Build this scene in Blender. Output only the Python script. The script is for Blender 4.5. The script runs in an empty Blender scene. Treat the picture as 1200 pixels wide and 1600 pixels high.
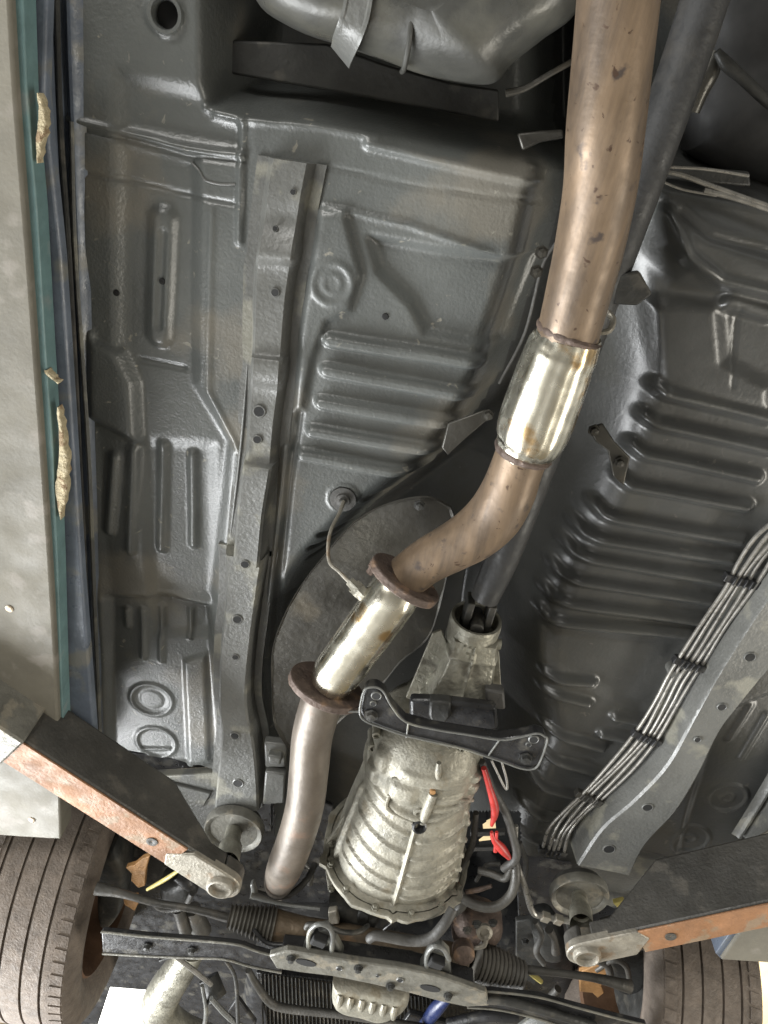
import bpy, bmesh, math, random
import numpy as np
from mathutils import Vector, Matrix
random.seed(4); np.random.seed(4)
C = bpy.context.scene
COL = C.collection
# ------------------------------------------------------------------ camera
F = 1155.0
Xc = np.array([.985, .17, .02]); Xc /= np.linalg.norm(Xc)
Yc = np.array([-.157, .8634, .4795]); Yc -= Xc*Xc.dot(Yc); Yc /= np.linalg.norm(Yc)
Zc = np.cross(Xc, Yc)
CAM = np.array([0., 0., .9])
PAN = 1.95
cd = bpy.data.cameras.new('camera'); cam = bpy.data.objects.new('camera', cd); COL.objects.link(cam)
cd.sensor_fit = 'VERTICAL'; cd.sensor_height = 36; cd.lens = 36*F/1600
cd.clip_start = .02; cd.clip_end = 200
right = Vector((Xc[0], Yc[0], Zc[0])); down = Vector((Xc[1], Yc[1], Zc[1])); fwd = Vector((Xc[2], Yc[2], Zc[2]))
m = Matrix.Identity(4)
for i in range(3):
    m[i][0] = right[i]; m[i][1] = -down[i]; m[i][2] = -fwd[i]; m[i][3] = CAM[i]
cam.matrix_world = m
C.camera = cam
# ------------------------------------------------------------------ light
w = bpy.data.worlds.new('World'); C.world = w; w.use_nodes = True
bg = w.node_tree.nodes['Background']; bg.inputs[0].default_value = (.82, .82, .78, 1); bg.inputs[1].default_value = .42
def area(name, loc, target, sx, sy, power, col):
    l = bpy.data.lights.new(name, 'AREA'); l.shape = 'RECTANGLE'; l.size = sx; l.size_y = sy
    l.energy = power; l.color = col
    o = bpy.data.objects.new(name, l); COL.objects.link(o); o.location = loc
    d = Vector(target)-Vector(loc); o.rotation_euler = d.to_track_quat('-Z', 'Y').to_euler()
    return o
area('door_light', (-1.75, 2.15, .80), (-.1, .6, 1.9), 2.2, 1.2, 190, (.97, .99, 1.0))
area('rear_light', (-1.7, -2.0, .35), (.1, .8, 1.9), 2.2, .8, 66, (1.0, .985, .94))
area('bay_light', (2.9, 1.2, .4), (.4, .8, 1.8), 2.6, .7, 60, (1.0, .95, .84))

C.view_settings.view_transform = 'Standard'; C.view_settings.look = 'None'
C.view_settings.exposure = .20; C.view_settings.gamma = 1
C.cycles.max_bounces = 6; C.cycles.diffuse_bounces = 3; C.cycles.glossy_bounces = 4

# ------------------------------------------------------------------ projection helpers
def P(px, py, z):
    """point of the ray through a photo pixel that lies at height z"""
    r = np.array([(px-600)/F, (py-800)/F, 1.])
    d = np.array([r.dot(Xc), r.dot(Yc), r.dot(Zc)])
    return CAM + d*((z-CAM[2])/d[2])
def depth(p):
    q = np.asarray(p)-CAM
    return q[0]*Xc[2]+q[1]*Yc[2]+q[2]*Zc[2]
def PX(l, z): return [P(a, b, z) for a, b in l]
# ------------------------------------------------------------------ materials
def mat(name, base, rough=.5, metal=0., var=.25, scale=6, bump=.15, bscale=120, spots=None, spot_scale=18, spot_amt=.5,
        rvar=.15, streak=None, coat=0., warm=None, specks=None, speck_scale=70, speck_amt=.66):
    M = bpy.data.materials.new(name); M.use_nodes = True
    nt = M.node_tree; N = nt.nodes; L = nt.links; b = N['Principled BSDF']
    tc = N.new('ShaderNodeTexCoord')
    n1 = N.new('ShaderNodeTexNoise'); n1.inputs['Scale'].default_value = scale; n1.inputs['Detail'].default_value = 8
    n1.inputs['Roughness'].default_value = .65
    mp = N.new('ShaderNodeMapping')
    if streak: mp.inputs['Scale'].default_value = streak
    L.new(tc.outputs['Object'], mp.inputs[0]); L.new(mp.outputs[0], n1.inputs['Vector'])
    r = N.new('ShaderNodeValToRGB'); L.new(n1.outputs[0], r.inputs[0])
    c0 = [c*(1-var) for c in base]; c1 = [min(1, c*(1+var)) for c in base]
    if warm: c1 = list(warm)
    r.color_ramp.elements[0].position = .32; r.color_ramp.elements[1].position = .68
    r.color_ramp.elements[0].color = (*c0, 1); r.color_ramp.elements[1].color = (*c1, 1)
    out = r.outputs[0]
    if spots:
        n2 = N.new('ShaderNodeTexNoise'); n2.inputs['Scale'].default_value = spot_scale; n2.inputs['Detail'].default_value = 6
        L.new(tc.outputs['Object'], n2.inputs['Vector'])
        r2 = N.new('ShaderNodeValToRGB'); L.new(n2.outputs[0], r2.inputs[0])
        r2.color_ramp.elements[0].position = spot_amt; r2.color_ramp.elements[1].position = spot_amt+.08
        mx = N.new('ShaderNodeMix'); mx.data_type = 'RGBA'
        L.new(r2.outputs[0], mx.inputs['Factor']); L.new(out, mx.inputs['A']); mx.inputs['B'].default_value = (*spots, 1)
        out = mx.outputs['Result']
    if specks:
        n6 = N.new('ShaderNodeTexNoise'); n6.inputs['Scale'].default_value = speck_scale; n6.inputs['Detail'].default_value = 4; n6.inputs['Distortion'].default_value = .6
        L.new(tc.outputs['Object'], n6.inputs['Vector'])
        r6 = N.new('ShaderNodeValToRGB'); L.new(n6.outputs[0], r6.inputs[0])
        r6.color_ramp.elements[0].position = speck_amt; r6.color_ramp.elements[1].position = speck_amt+.05
        mx6 = N.new('ShaderNodeMix'); mx6.data_type = 'RGBA'
        L.new(r6.outputs[0], mx6.inputs['Factor']); L.new(out, mx6.inputs['A']); mx6.inputs['B'].default_value = (*specks, 1)
        out = mx6.outputs['Result']
    L.new(out, b.inputs['Base Color'])
    b.inputs['Metallic'].default_value = metal
    n3 = N.new('ShaderNodeTexNoise'); n3.inputs['Scale'].default_value = scale*3; n3.inputs['Detail'].default_value = 5
    L.new(tc.outputs['Object'], n3.inputs['Vector'])
    mr = N.new('ShaderNodeMapRange'); L.new(n3.outputs[0], mr.inputs[0])
    mr.inputs[1].default_value = .3; mr.inputs[2].default_value = .7
    mr.inputs[3].default_value = max(.03, rough-rvar); mr.inputs[4].default_value = min(1, rough+rvar)
    L.new(mr.outputs[0], b.inputs['Roughness'])
    if coat: b.inputs['Coat Weight'].default_value = coat; b.inputs['Coat Roughness'].default_value = .25
    if bump:
        n4 = N.new('ShaderNodeTexNoise'); n4.inputs['Scale'].default_value = bscale; n4.inputs['Detail'].default_value = 3
        n5 = N.new('ShaderNodeTexNoise'); n5.inputs['Scale'].default_value = bscale*.22; n5.inputs['Detail'].default_value = 3
        L.new(tc.outputs['Object'], n4.inputs['Vector']); L.new(tc.outputs['Object'], n5.inputs['Vector'])
        ad = N.new('ShaderNodeMath'); ad.operation = 'ADD'; L.new(n4.outputs[0], ad.inputs[0]); L.new(n5.outputs[0], ad.inputs[1])
        bp = N.new('ShaderNodeBump'); bp.inputs['Strength'].default_value = bump; bp.inputs['Distance'].default_value = .004
        L.new(ad.outputs[0], bp.inputs['Height']); L.new(bp.outputs[0], b.inputs['Normal'])
    return M
M = {}
M['pan'] = mat('underseal_grey', (.090, .095, .091), .38, 0, .24, 3.5, .22, 230, (.14, .132, .112), 4.5, .53, .10, coat=.30, specks=(.21, .20, .17), speck_scale=60, speck_amt=.68)
M['tunnel'] = mat('pan_dark', (.052, .053, .051), .37, 0, .25, 6, .16, 150, (.052, .052, .047), 9, .56, .08, coat=.55, specks=(.10, .095, .085), speck_scale=50, speck_amt=.69)  # darker version of the pan colour, for tunnel inside and right-hand side
M['rail'] = mat('rail_paint', (.108, .109, .102), .42, 0, .2, 9, .3, 160, (.19, .185, .155), 14, .55, .12, coat=.15)
M['black'] = mat('black_paint', (.018, .018, .019), .38, 0, .4, 20, .2, 200, (.06, .057, .05), 22, .58)
M['dark'] = mat('dark_metal', (.030, .030, .028), .55, .2, .4, 14, .3, 120, (.07, .065, .055), 16, .55)
M['shaftm'] = mat('shaft_paint', (.022, .022, .022), .55, .0, .3, 12, .2, 150, (.035, .033, .03), 14, .57)
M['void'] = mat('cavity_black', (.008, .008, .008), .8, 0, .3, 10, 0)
M['tank'] = mat('tank_paint', (.060, .060, .054), .38, .1, .25, 7, .12, 120, (.08, .078, .066), 8, .56)
M['pipe'] = mat('heat_brown_steel', (.135, .10, .072), .46, .40, .34, 16, .07, 130, (.065, .050, .042), 42, .635, .08, streak=(2.2, .22, 1), warm=(.235, .165, .105), specks=(.06, .035, .022), speck_scale=85, speck_amt=.66)
M['pipe2'] = mat('stained_steel', (.125, .105, .085), .44, .35, .25, 12, .12, 130, (.17, .12, .09), 20, .6, .1)
M['polish'] = mat('polished_steel', (.70, .67, .57), .25, 1., .10, 16, .05, 90, (.50, .36, .20), 20, .60, .08)
M['flange'] = mat('rusty_flange', (.10, .072, .058), .62, .4, .4, 30, .4, 160, (.20, .13, .085), 30, .56)
M['ali'] = mat('cast_aluminium', (.245, .235, .195), .50, .3, .25, 30, .35, 200, (.22, .195, .145), 24, .60, .12, specks=(.09, .075, .055), speck_scale=45, speck_amt=.70, warm=(.35, .33, .27))
M['ali2'] = mat('cast_aluminium_dull', (.27, .26, .215), .45, .5, .35, 20, .4, 170, (.17, .16, .13), 22, .54)
M['shield'] = mat('heat_shield', (.050, .047, .040), .42, .5, .3, 6, .25, 90, (.085, .075, .058), 8, .58)
M['tyre'] = mat('dusty_rubber', (.13, .105, .085), .75, 0, .3, 30, .35, 240, (.16, .13, .105), 40, .6)
M['rim'] = mat('rusty_rim', (.15, .085, .05), .6, .4, .3, 18, .2, 120)
M['rust'] = mat('rusty_orange_paint', (.23, .115, .055), .6, .1, .35, 11, .3, 150, (.22, .155, .10), 26, .55)
M['armgrey'] = mat('arm_dark_paint', (.055, .052, .046), .5, .1, .3, 10, .3, 170, (.09, .082, .07), 20, .58)
M['armend'] = mat('worn_grey_steel', (.26, .24, .20), .45, .4, .25, 20, .3, 170, (.22, .17, .12), 26, .58)
M['padgrey'] = mat('pad_steel', (.15, .145, .125), .5, .3, .3, 22, .3, 160, (.22, .2, .16), 26, .56)
M['rubber'] = mat('rubber', (.05, .048, .044), .6, 0, .3, 30, .2, 200)
M['boot'] = mat('bellows_rubber', (.085, .078, .066), .5, 0, .3, 30, .2, 200)
M['line'] = mat('brake_tube', (.24, .23, .21), .34, .5, .25, 40, .05, 200)
M['red'] = mat('red_plastic', (.42, .035, .03), .4, 0, .3, 30, .1, 120)
M['cream'] = mat('ceiling_cream', (.86, .70, .44), .7, 0, .1, 3, 0)
M['skirt'] = mat('dusty_skirt', (.135, .125, .10), .7, 0, .25, 6, .12, 180, (.18, .165, .14), 20, .58)
M['teal'] = mat('teal_paint', (.12, .20, .205), .5, 0, .2, 18, .15, 200, (.17, .22, .22), 20, .62)
M['blue'] = mat('blue_grey_paint', (.11, .13, .165), .4, 0, .3, 12, .15, 200, (.16, .16, .15), 14, .56)
M['filler'] = mat('body_filler', (.40, .34, .22), .85, 0, .35, 60, 1.0, 220, (.24, .17, .10), 60, .54)
M['orange'] = mat('orange_rust_steel', (.30, .16, .06), .6, .1, .3, 24, .3, 150)
M['bluep'] = mat('blue_hose', (.02, .03, .09), .35, 0, .2, 20, .05, 100)
M['yellow'] = mat('yellow_paint', (.36, .30, .09), .5, 0, .2, 20, .1, 100)
M['screw'] = mat('zinc_screw', (.26, .21, .15), .4, .7, .2, 40, .1, 200)
def emis(name, col, s):
    Mm = bpy.data.materials.new(name); Mm.use_nodes = True
    b = Mm.node_tree.nodes['Principled BSDF']; b.inputs['Base Color'].default_value = (*col, 1)
    b.inputs['Emission Color'].default_value = (*col, 1); b.inputs['Emission Strength'].default_value = s
    return Mm
M['sky'] = emis('bright_roof_light', (1, .99, .93), 5)
# ------------------------------------------------------------------ object helpers
def obj(name, V, Fc, mt, parent=None, smooth=True, bevel=0, kind=None, auto=35):
    me = bpy.data.meshes.new(name)
    me.from_pydata([tuple(float(c) for c in v) for v in V], [], [tuple(int(i) for i in f) for f in Fc]); me.update()
    me.materials.append(M[mt] if isinstance(mt, str) else mt)
    bm = bmesh.new(); bm.from_mesh(me); bmesh.ops.recalc_face_normals(bm, faces=bm.faces)
    for f in bm.faces: f.smooth = smooth
    if smooth and auto:
        ca = math.radians(auto)
        for e in bm.edges:
            if len(e.link_faces) == 2 and e.calc_face_angle(0) > ca: e.smooth = False
    bm.to_mesh(me); bm.free()
    o = bpy.data.objects.new(name, me); COL.objects.link(o)
    if parent is not None: o.parent = parent
    if kind: o['kind'] = kind
    if bevel:
        b = o.modifiers.new('bevel', 'BEVEL'); b.width = bevel; b.segments = 2; b.limit_method = 'ANGLE'; b.angle_limit = math.radians(40)
    return o
class MB:
    def __init__(s): s.V = []; s.F = []
    def add(s, V, Fc):
        n = len(s.V); s.V += [np.asarray(v, float) for v in V]; s.F += [tuple(i+n for i in f) for f in Fc]; return s
    def build(s, name, mt, parent=None, **k): return obj(name, s.V, s.F, mt, parent, **k)
def catmull(pts, n=6):
    pts = [np.asarray(p, float) for p in pts]
    if len(pts) < 3: return pts
    out = []
    e = [2*pts[0]-pts[1]]+pts+[2*pts[-1]-pts[-2]]
    for i in range(1, len(e)-2):
        for k in range(n):
            t = k/n
            out.append(.5*((2*e[i])+(-e[i-1]+e[i+1])*t+(2*e[i-1]-5*e[i]+4*e[i+1]-e[i+2])*t*t+(-e[i-1]+3*e[i]-3*e[i+1]+e[i+2])*t**3))
    out.append(pts[-1]); return out
def tube_mesh(path, rad, seg=16, caps=True, facet=0):
    path = [np.asarray(p, float) for p in path]; n = len(path)
    if np.isscalar(rad): rad = [rad]*n
    T = []
    for i in range(n):
        t = path[min(i+1, n-1)]-path[max(i-1, 0)]; T.append(t/(np.linalg.norm(t)+1e-12))
    a = np.cross(T[0], [0, 0, 1.]); 
    if np.linalg.norm(a) < .1: a = np.cross(T[0], [0, 1., 0])
    a /= np.linalg.norm(a); V = []; Fc = []
    for i in range(n):
        a = a-T[i]*a.dot(T[i]); a /= np.linalg.norm(a); b = np.cross(T[i], a)
        for k in range(seg):
            th = 2*math.pi*k/seg
            V.append(path[i]+(a*math.cos(th)+b*math.sin(th))*rad[i]*(1+(facet*abs(math.sin(th*7))-facet*.5 if facet else 0)))
    for i in range(n-1):
        for k in range(seg):
            k2 = (k+1) % seg
            Fc.append((i*seg+k, i*seg+k2, (i+1)*seg+k2, (i+1)*seg+k))
    if caps:
        Fc.append(tuple(range(seg-1, -1, -1))); Fc.append(tuple((n-1)*seg+k for k in range(seg)))
    return V, Fc
def pathpx(l, n=6):
    """l = (px, py, width in photo pixels, height z) of a round bar, back to its place and true radius in the world"""
    pts = []
    for x, y, wd, z in l:
        p = P(x, y, z); pts.append(np.array([*p, wd*depth(p)/(2*F)]))
    pts = catmull(pts, n) if n > 1 else pts
    return [p[:3] for p in pts], [max(1e-4, p[3]) for p in pts]
def tubepx(name, l, mt, parent, seg=16, n=6, facet=0, **k):
    p, r = pathpx(l, n); V, Fc = tube_mesh(p, r, seg, facet=facet); return obj(name, V, Fc, mt, parent, **k)
def prism(mb, poly, up):
    """poly = ring of world points, extruded by the vector up"""
    n = len(poly); up = np.asarray(up, float)
    V = [np.asarray(p, float) for p in poly]+[np.asarray(p, float)+up for p in poly]
    Fc = [tuple(range(n)), tuple(range(2*n-1, n-1, -1))]+[(i, (i+1) % n, n+(i+1) % n, n+i) for i in range(n)]
    mb.add(V, Fc); return mb
def platepx(name, l, z, th, mt, parent, bevel=.003, smooth=True, **k):
    return prism(MB(), PX(l, z), (0, 0, th)).build(name, mt, parent, bevel=bevel, smooth=smooth, **k)
def frame_of(n):
    n = np.asarray(n, float); n /= np.linalg.norm(n)
    a = np.cross(n, [0, 0, 1.]); 
    if np.linalg.norm(a) < .1: a = np.cross(n, [1., 0, 0])
    a /= np.linalg.norm(a); return a, np.cross(n, a), n
def lathe(mb, c, n, prof, seg=24):
    """prof = (distance along n, radius)"""
    a, b, n = frame_of(n); c = np.asarray(c, float); V = []; Fc = []
    for h, r in prof:
        for k in range(seg):
            t = 2*math.pi*k/seg; V.append(c+n*h+(a*math.cos(t)+b*math.sin(t))*max(r, 1e-5))
    for i in range(len(prof)-1):
        for k in range(seg):
            k2 = (k+1) % seg; Fc.append((i*seg+k, i*seg+k2, (i+1)*seg+k2, (i+1)*seg+k))
    mb.add(V, Fc); return mb
def box(mb, c, ax, ay, az):
    c, ax, ay, az = [np.asarray(v, float) for v in (c, ax, ay, az)]
    V = [c+sx*ax+sy*ay+sz*az for sx in (-1, 1) for sy in (-1, 1) for sz in (-1, 1)]
    mb.add(V, [(0, 1, 3, 2), (4, 6, 7, 5), (0, 4, 5, 1), (2, 3, 7, 6), (0, 2, 6, 4), (1, 5, 7, 3)]); return mb
def empty(name, loc, parent=None, **k):
    o = bpy.data.objects.new(name, None); COL.objects.link(o); o.empty_display_size = .1
    if parent is not None: o.parent = parent
    for a, b in k.items(): o[a] = b
    return o
def bolt(mb, c, n, r, h=.008):
    lathe(mb, c, n, [(0, 0), (0, r*1.5), (.002, r*1.5), (.002, r), (h, r*.95), (h+.001, 0)], 6)
# ================================================================== the car
car = empty('raised_car', (0, 0, 0), label='raised car seen from below, grey underbody with long brown exhaust pipe', category='car')
# ---------------------------------------------------------------- floor pan (one pressed sheet)
STEP = .0036
xs = np.arange(-.50, .98, STEP); ys = np.arange(-.36, 1.72, STEP)
GX, GY = np.meshgrid(xs, ys)
H = np.zeros_like(GX)
def w2(l): return np.array([P(a, b, PAN)[:2] for a, b in l])
def sm(t):
    t = np.clip(t, 0, 1); return t*t*(3-2*t)
def dseg(a, b):
    d = b-a; t = np.clip(((GX-a[0])*d[0]+(GY-a[1])*d[1])/(d.dot(d)+1e-12), 0, 1)
    return np.hypot(GX-a[0]-t*d[0], GY-a[1]-t*d[1])
def dline(l):
    q = w2(l); D = np.full_like(GX, 9.)
    for i in range(len(q)-1): D = np.minimum(D, dseg(q[i], q[i+1]))
    return D
def sdf(l):
    q = w2(l); D = np.full_like(GX, 9.); ins = np.zeros(GX.shape, bool); n = len(q)
    for i in range(n):
        a = q[i]; b = q[(i+1) % n]; D = np.minimum(D, dseg(a, b))
        if a[1] != b[1]:
            c = ((a[1] > GY) != (b[1] > GY)) & (GX < (b[0]-a[0])*(GY-a[1])/(b[1]-a[1])+a[0]); ins ^= c
    return np.where(ins, -D, D)
def region(l, h, e=.012, off=0):            # raise the inside of an outline by h, edge softness e
    global H
    H = H+h*sm(.5-(sdf(l)-off)/e)
def rib(l, r, h, e=.008):
    global H
    H = H+h*sm((r-dline(l))/e)
def ring(c, r, wd, h):
    global H
    q = w2([c])[0]; d = np.abs(np.hypot(GX-q[0], GY-q[1])-r); H = H+h*sm((wd-d)/wd)
# gentle unevenness of the beaten sheet
for k in range(26):
    a = random.uniform(0, 6.28); f = random.uniform(7, 34); H += .0006*(12/f)**.5*np.sin(f*(GX*math.cos(a)+GY*math.sin(a))+random.uniform(0, 6))
# ---- left outer panel
rib([(108, 186), (190, 206), (290, 232), (380, 243)], .006, -.006, .005)
rib([(112, 196), (190, 216), (290, 244), (378, 254)], .006, .005, .006)
rib([(125, 268), (190, 280), (280, 304), (370, 320)], .005, .005, .006)
rib([(378, 190), (376, 260), (374, 378)], .007, -.007, .006)
rib([(126, 200), (128, 500), (140, 700)], .004, .005, .004)
region([(186, 120), (330, 150), (335, 180), (380, 195), (382, 240), (186, 205)], .011, .03)
region([(188, 222), (250, 234), (303, 250), (306, 330), (306, 600), (360, 690), (330, 1000), (240, 1000), (218, 690), (212, 600), (186, 545)], .011, .026)
region([(140, 650), (216, 690), (212, 600), (190, 548), (150, 530), (140, 520)], -.012, .022)
region([(140, 660), (216, 695), (330, 700), (330, 940), (165, 935)], .006, .03)
rib([(253, 345), (250, 440), (247, 525)], .024, -.010, .016)
rib([(253, 365), (250, 440), (247, 510)], .010, .004, .010)
rib([(215, 565), (285, 578)], .006, .007, .008); rib([(150, 528), (186, 545)], .006, .007, .008)
rib([(330, 330), (326, 610), (372, 700)], .008, -.006, .012)
for a, b, c, d in ((178, 715, 170, 830), (208, 705, 204, 860), (252, 700, 250, 860), (298, 715, 300, 855)):
    rib([(a, b), (c, d)], .013, -.009, .013)
region([(165, 935), (260, 940), (322, 955), (332, 1060), (345, 1200), (170, 1195)], .016, .020)
for a, b, c, d in ((194, 960, 195, 985), (218, 962, 220, 1035), (246, 960, 248, 1040), (292, 965, 292, 1005)):
    rib([(a, b), (c, d)], .009, -.010, .011)
region([(284, 1040), (318, 1030), (325, 1195), (292, 1200)], -.008, .010)
ring((233, 1101), .040, .006, -.004); ring((233, 1101), .026, .004, .002)
ring((240, 1168), .040, .006, -.004); rib([(218, 1178), (262, 1178)], .006, -.005, .006)
# ---- left inner panel
rib([(575, 225), (680, 250), (780, 272), (850, 285)], .010, -.010, .010)
rib([(500, 258), (640, 290), (760, 306), (850, 318)], .004, .004, .005)
rib([(505, 322), (640, 352), (780, 400), (850, 400)], .006, -.006, .007)
region([(578, 372), (690, 392), (800, 402), (845, 405), (790, 545), (665, 520), (642, 474), (592, 424)], .016, .018)
region([(500, 330), (540, 330), (566, 430), (548, 484), (512, 500), (488, 560), (474, 640), (462, 640), (470, 520), (490, 400)], -.011, .014)
ring((520, 441), .028, .007, -.003); ring((520, 441), .012, .004, -.002)
for a, b, c, d in ((516, 530, 752, 566), (511, 576, 742, 620), (503, 626, 722, 664), (490, 671, 696, 706), (476, 708, 672, 748)):
    rib([(a, b), (c, d)], .0125, -.017, .0065)
rib([(500, 840), (560, 850)], .009, .009, .009); rib([(484, 862), (540, 872)], .008, .009, .008); rib([(480, 884), (515, 890)], .007, .008, .008)
rib([(575, 790), (600, 792)], .012, .008, .008)
ring((536, 780), .024, .004, -.004)
rib([(448, 700), (425, 900), (412, 1050), (425, 1180)], .010, -.012, .014)
rib([(470, 640), (452, 760), (436, 920), (420, 1020)], .009, .008, .012)
# ---- centre tunnel
tun = [(1030, -260), (1010, 200), (1012, 480), (1010, 600), (985, 715), (935, 820), (890, 900), (862, 960), (850, 1035), (858, 1100), (866, 1150), (835, 1230), (812, 1310), (800, 1500),
       (430, 1600), (424, 1180), (418, 1050), (450, 950), (500, 880), (560, 820), (610, 785), (690, 725), (735, 655), (765, 600), (800, 500), (838, 400), (862, 300), (875, 250), (890, -260)]
S = sdf(tun)
side = sm((GX-.14)/.12)
wd_ = .13+.07*side
TH = .22*np.clip(sm(.5-(S+wd_*(.36*side+.16*(1-side)))/wd_), 0, 1)
H += TH
rim = sm(1-np.abs(S-.004)/.030)
# ---- right panel: broad cross ribs that run over the bend into the tunnel wall
ribs_r = [((960, 560), (1040, 612), (1200, 652)), ((945, 610), (1025, 660), (1200, 700)), ((935, 660), (1005, 708), (1180, 745)), ((925, 715), (985, 758), (1165, 790)),
          ((890, 760), (945, 806), (1155, 842)), ((860, 800), (915, 838), (1140, 872)), ((845, 830), (898, 868), (1125, 905)), ((830, 868), (878, 903), (1108, 936)),
          ((820, 908), (864, 938), (1090, 968)), ((815, 940), (856, 968), (1076, 990))]
for l in ribs_r:
    a_, b_, c_ = l; a_ = (a_[0]*.25+b_[0]*.75, a_[1]*.25+b_[1]*.75); rib((a_, b_, c_), .0165, -.017, .0165)
for l in (((850, 1052), (880, 1060), (925, 1066)), ((848, 1080), (880, 1086), (918, 1096)), ((960, 1118), (1010, 1126)), ((940, 1145), (1010, 1156))): rib(l, .014, -.016, .013)
for l in (((850, 1140), (880, 1150), (940, 1166)), ((846, 1178), (880, 1192), (940, 1206)), ((826, 1215), (850, 1230), (930, 1250)), ((815, 1262), (850, 1275), (880, 1280)), ((810, 1300), (860, 1316))): rib(l, .014, -.017, .013)
region([(1010, 470), (1120, 470), (1128, 560), (1200, 600), (1200, 640), (1030, 610)], -.012, .03)
rib([(1135, 470), (1170, 480), (1200, 488)], .018, -.016, .016); rib([(1152, 478), (1140, 600)], .004, .004, .005)
region([(850, 985), (1070, 1008), (1035, 1100), (1000, 1110), (960, 1090), (860, 1040)], .006, .03)
region([(1040, 330), (1110, 350), (1230, 400), (1260, 470), (1150, 450), (1060, 430), (1030, 380)], -.035, .05)
rib([(1035, 330), (1062, 392), (1110, 430), (1230, 462)], .014, -.016, .014)
rib([(1060, 330), (1100, 366), (1230, 400)], .010, .012, .014)
# ---- right outer panel
rib([(985, 1332), (1050, 1345), (1125, 1364)], .007, .008, .008)
region([(1120, 1120), (1260, 1060), (1300, 1350), (1130, 1362), (1060, 1340)], .010, .02)
for c in ((1140, 1255), (1081, 1318)): ring(c, .038, .005, -.004); ring(c, .012, .003, -.003)
for a, b, c, d in ((1175, 1105, 1140, 1160), (1200, 1120, 1160, 1190)): rib([(a, b), (c, d)], .010, -.007, .012)
# ---- rear cavity above the tank and right rear corner
region([(308, -300), (312, 130), (322, 172), (380, 186), (490, 196), (600, 216), (700, 240), (800, 262), (900, 270), (1000, 290), (1060, 300), (1200, 330), (1500, 420), (1500, -300)], .19, .07, -.03)
rib([(318, 168), (380, 186), (490, 196), (590, 214)], .007, -.007, .007)
hole = np.hypot(GX-w2([(258, 22)])[0][0], GY-w2([(258, 22)])[0][1]); H += -.006*sm((.006-np.abs(hole-.020))/.005)
Z = PAN+H
ny, nx = GX.shape
idx = np.arange(nx*ny).reshape(ny, nx)
# the sheet ends at the front: firewall line
keep = (GY < 1.71) & (hole > .0155)
q = sdf([(150, 1176), (345, 1206), (405, 1210), (420, 1260), (425, 1480), (805, 1480), (815, 1335), (890, 1345), (905, 1390), (1128, 1364), (1500, 1420), (1500, -900), (-200, -900), (130, 1100)])
keep &= q < 0
rx = GX-CAM[0]; ry = GY-CAM[1]; rz = Z-CAM[2]
cz = rx*Xc[2]+ry*Yc[2]+rz*Zc[2]; ppx = 600+F*(rx*Xc[0]+ry*Yc[0]+rz*Zc[0])/cz; ppy = 800+F*(rx*Xc[1]+ry*Yc[1]+rz*Zc[1])/cz
keep &= ~((ppx > 690) & (ppx < 812) & (ppy > 1270) & (ppy < 1560))
kc = keep[:-1, :-1] & keep[1:, :-1] & keep[:-1, 1:] & keep[1:, 1:]
f = np.stack([idx[:-1, :-1][kc], idx[:-1, 1:][kc], idx[1:, 1:][kc], idx[1:, :-1][kc]], 1)
me = bpy.data.meshes.new('floor_pan'); V = np.stack([GX.ravel(), GY.ravel(), Z.ravel()], 1).astype(np.float32)
used = np.unique(f); remap = -np.ones(len(V), int); remap[used] = np.arange(len(used)); V = V[used]; f = remap[f]
me.vertices.add(len(V)); me.vertices.foreach_set('co', V.ravel())
me.loops.add(f.size); me.loops.foreach_set('vertex_index', f.ravel().astype(np.int32))
me.polygons.add(len(f)); me.polygons.foreach_set('loop_start', np.arange(0, f.size, 4, dtype=np.int32)); me.polygons.foreach_set('loop_total', np.full(len(f), 4, np.int32))
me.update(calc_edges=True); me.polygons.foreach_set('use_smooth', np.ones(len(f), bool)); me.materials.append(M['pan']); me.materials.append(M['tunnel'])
cen = V[f].mean(1); jj = np.clip(np.round((cen[:, 1]-ys[0])/STEP).astype(int), 0, ny-1); ii = np.clip(np.round((cen[:, 0]-xs[0])/STEP).astype(int), 0, nx-1)
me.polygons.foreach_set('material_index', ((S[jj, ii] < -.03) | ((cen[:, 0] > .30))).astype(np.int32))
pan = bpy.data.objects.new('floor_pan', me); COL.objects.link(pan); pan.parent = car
def panz(px, py):
    a, b = w2([(px, py)])[0]; i = int(np.clip(round((a-xs[0])/STEP), 0, nx-1)); j = int(np.clip(round((b-ys[0])/STEP), 0, ny-1)); return Z[j, i]
DN = (0, 0, -1)
# small holes, plugs in the pan
mbp = MB(); lathe(mbp, P(536, 780, PAN-.001), DN, [(-.002, .021), (.002, .021), (.003, .012), (.006, .011), (.007, .006), (.014, .005), (.015, 0)], 28); mbp.build('rubber_grommet', 'rubber', pan)

for a, b in ((181, 458), (253, 440), (602, 495), (457, 97)):
    z = panz(a, b); r = .004 if b > 100 else .008
    mh = MB(); lathe(mh, P(a, b, z-.0022), DN, [(-.002, r*1.2), (0, r), (.0003, 0)], 16); mh.build('drain_hole', 'void', pan)
mh = MB(); lathe(mh, P(258, 22, PAN-.004), DN, [(-.016, .0150), (-.002, .0150), (.003, .0165), (.003, .0205), (-.004, .024)], 40); mh.build('hole_collar', 'pan', pan)
mh = MB(); lathe(mh, P(258, 22, PAN+.012), DN, [(-.02, .02), (.0, .019), (.0, 0)], 24); mh.build('access_hole', 'void', pan)
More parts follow.
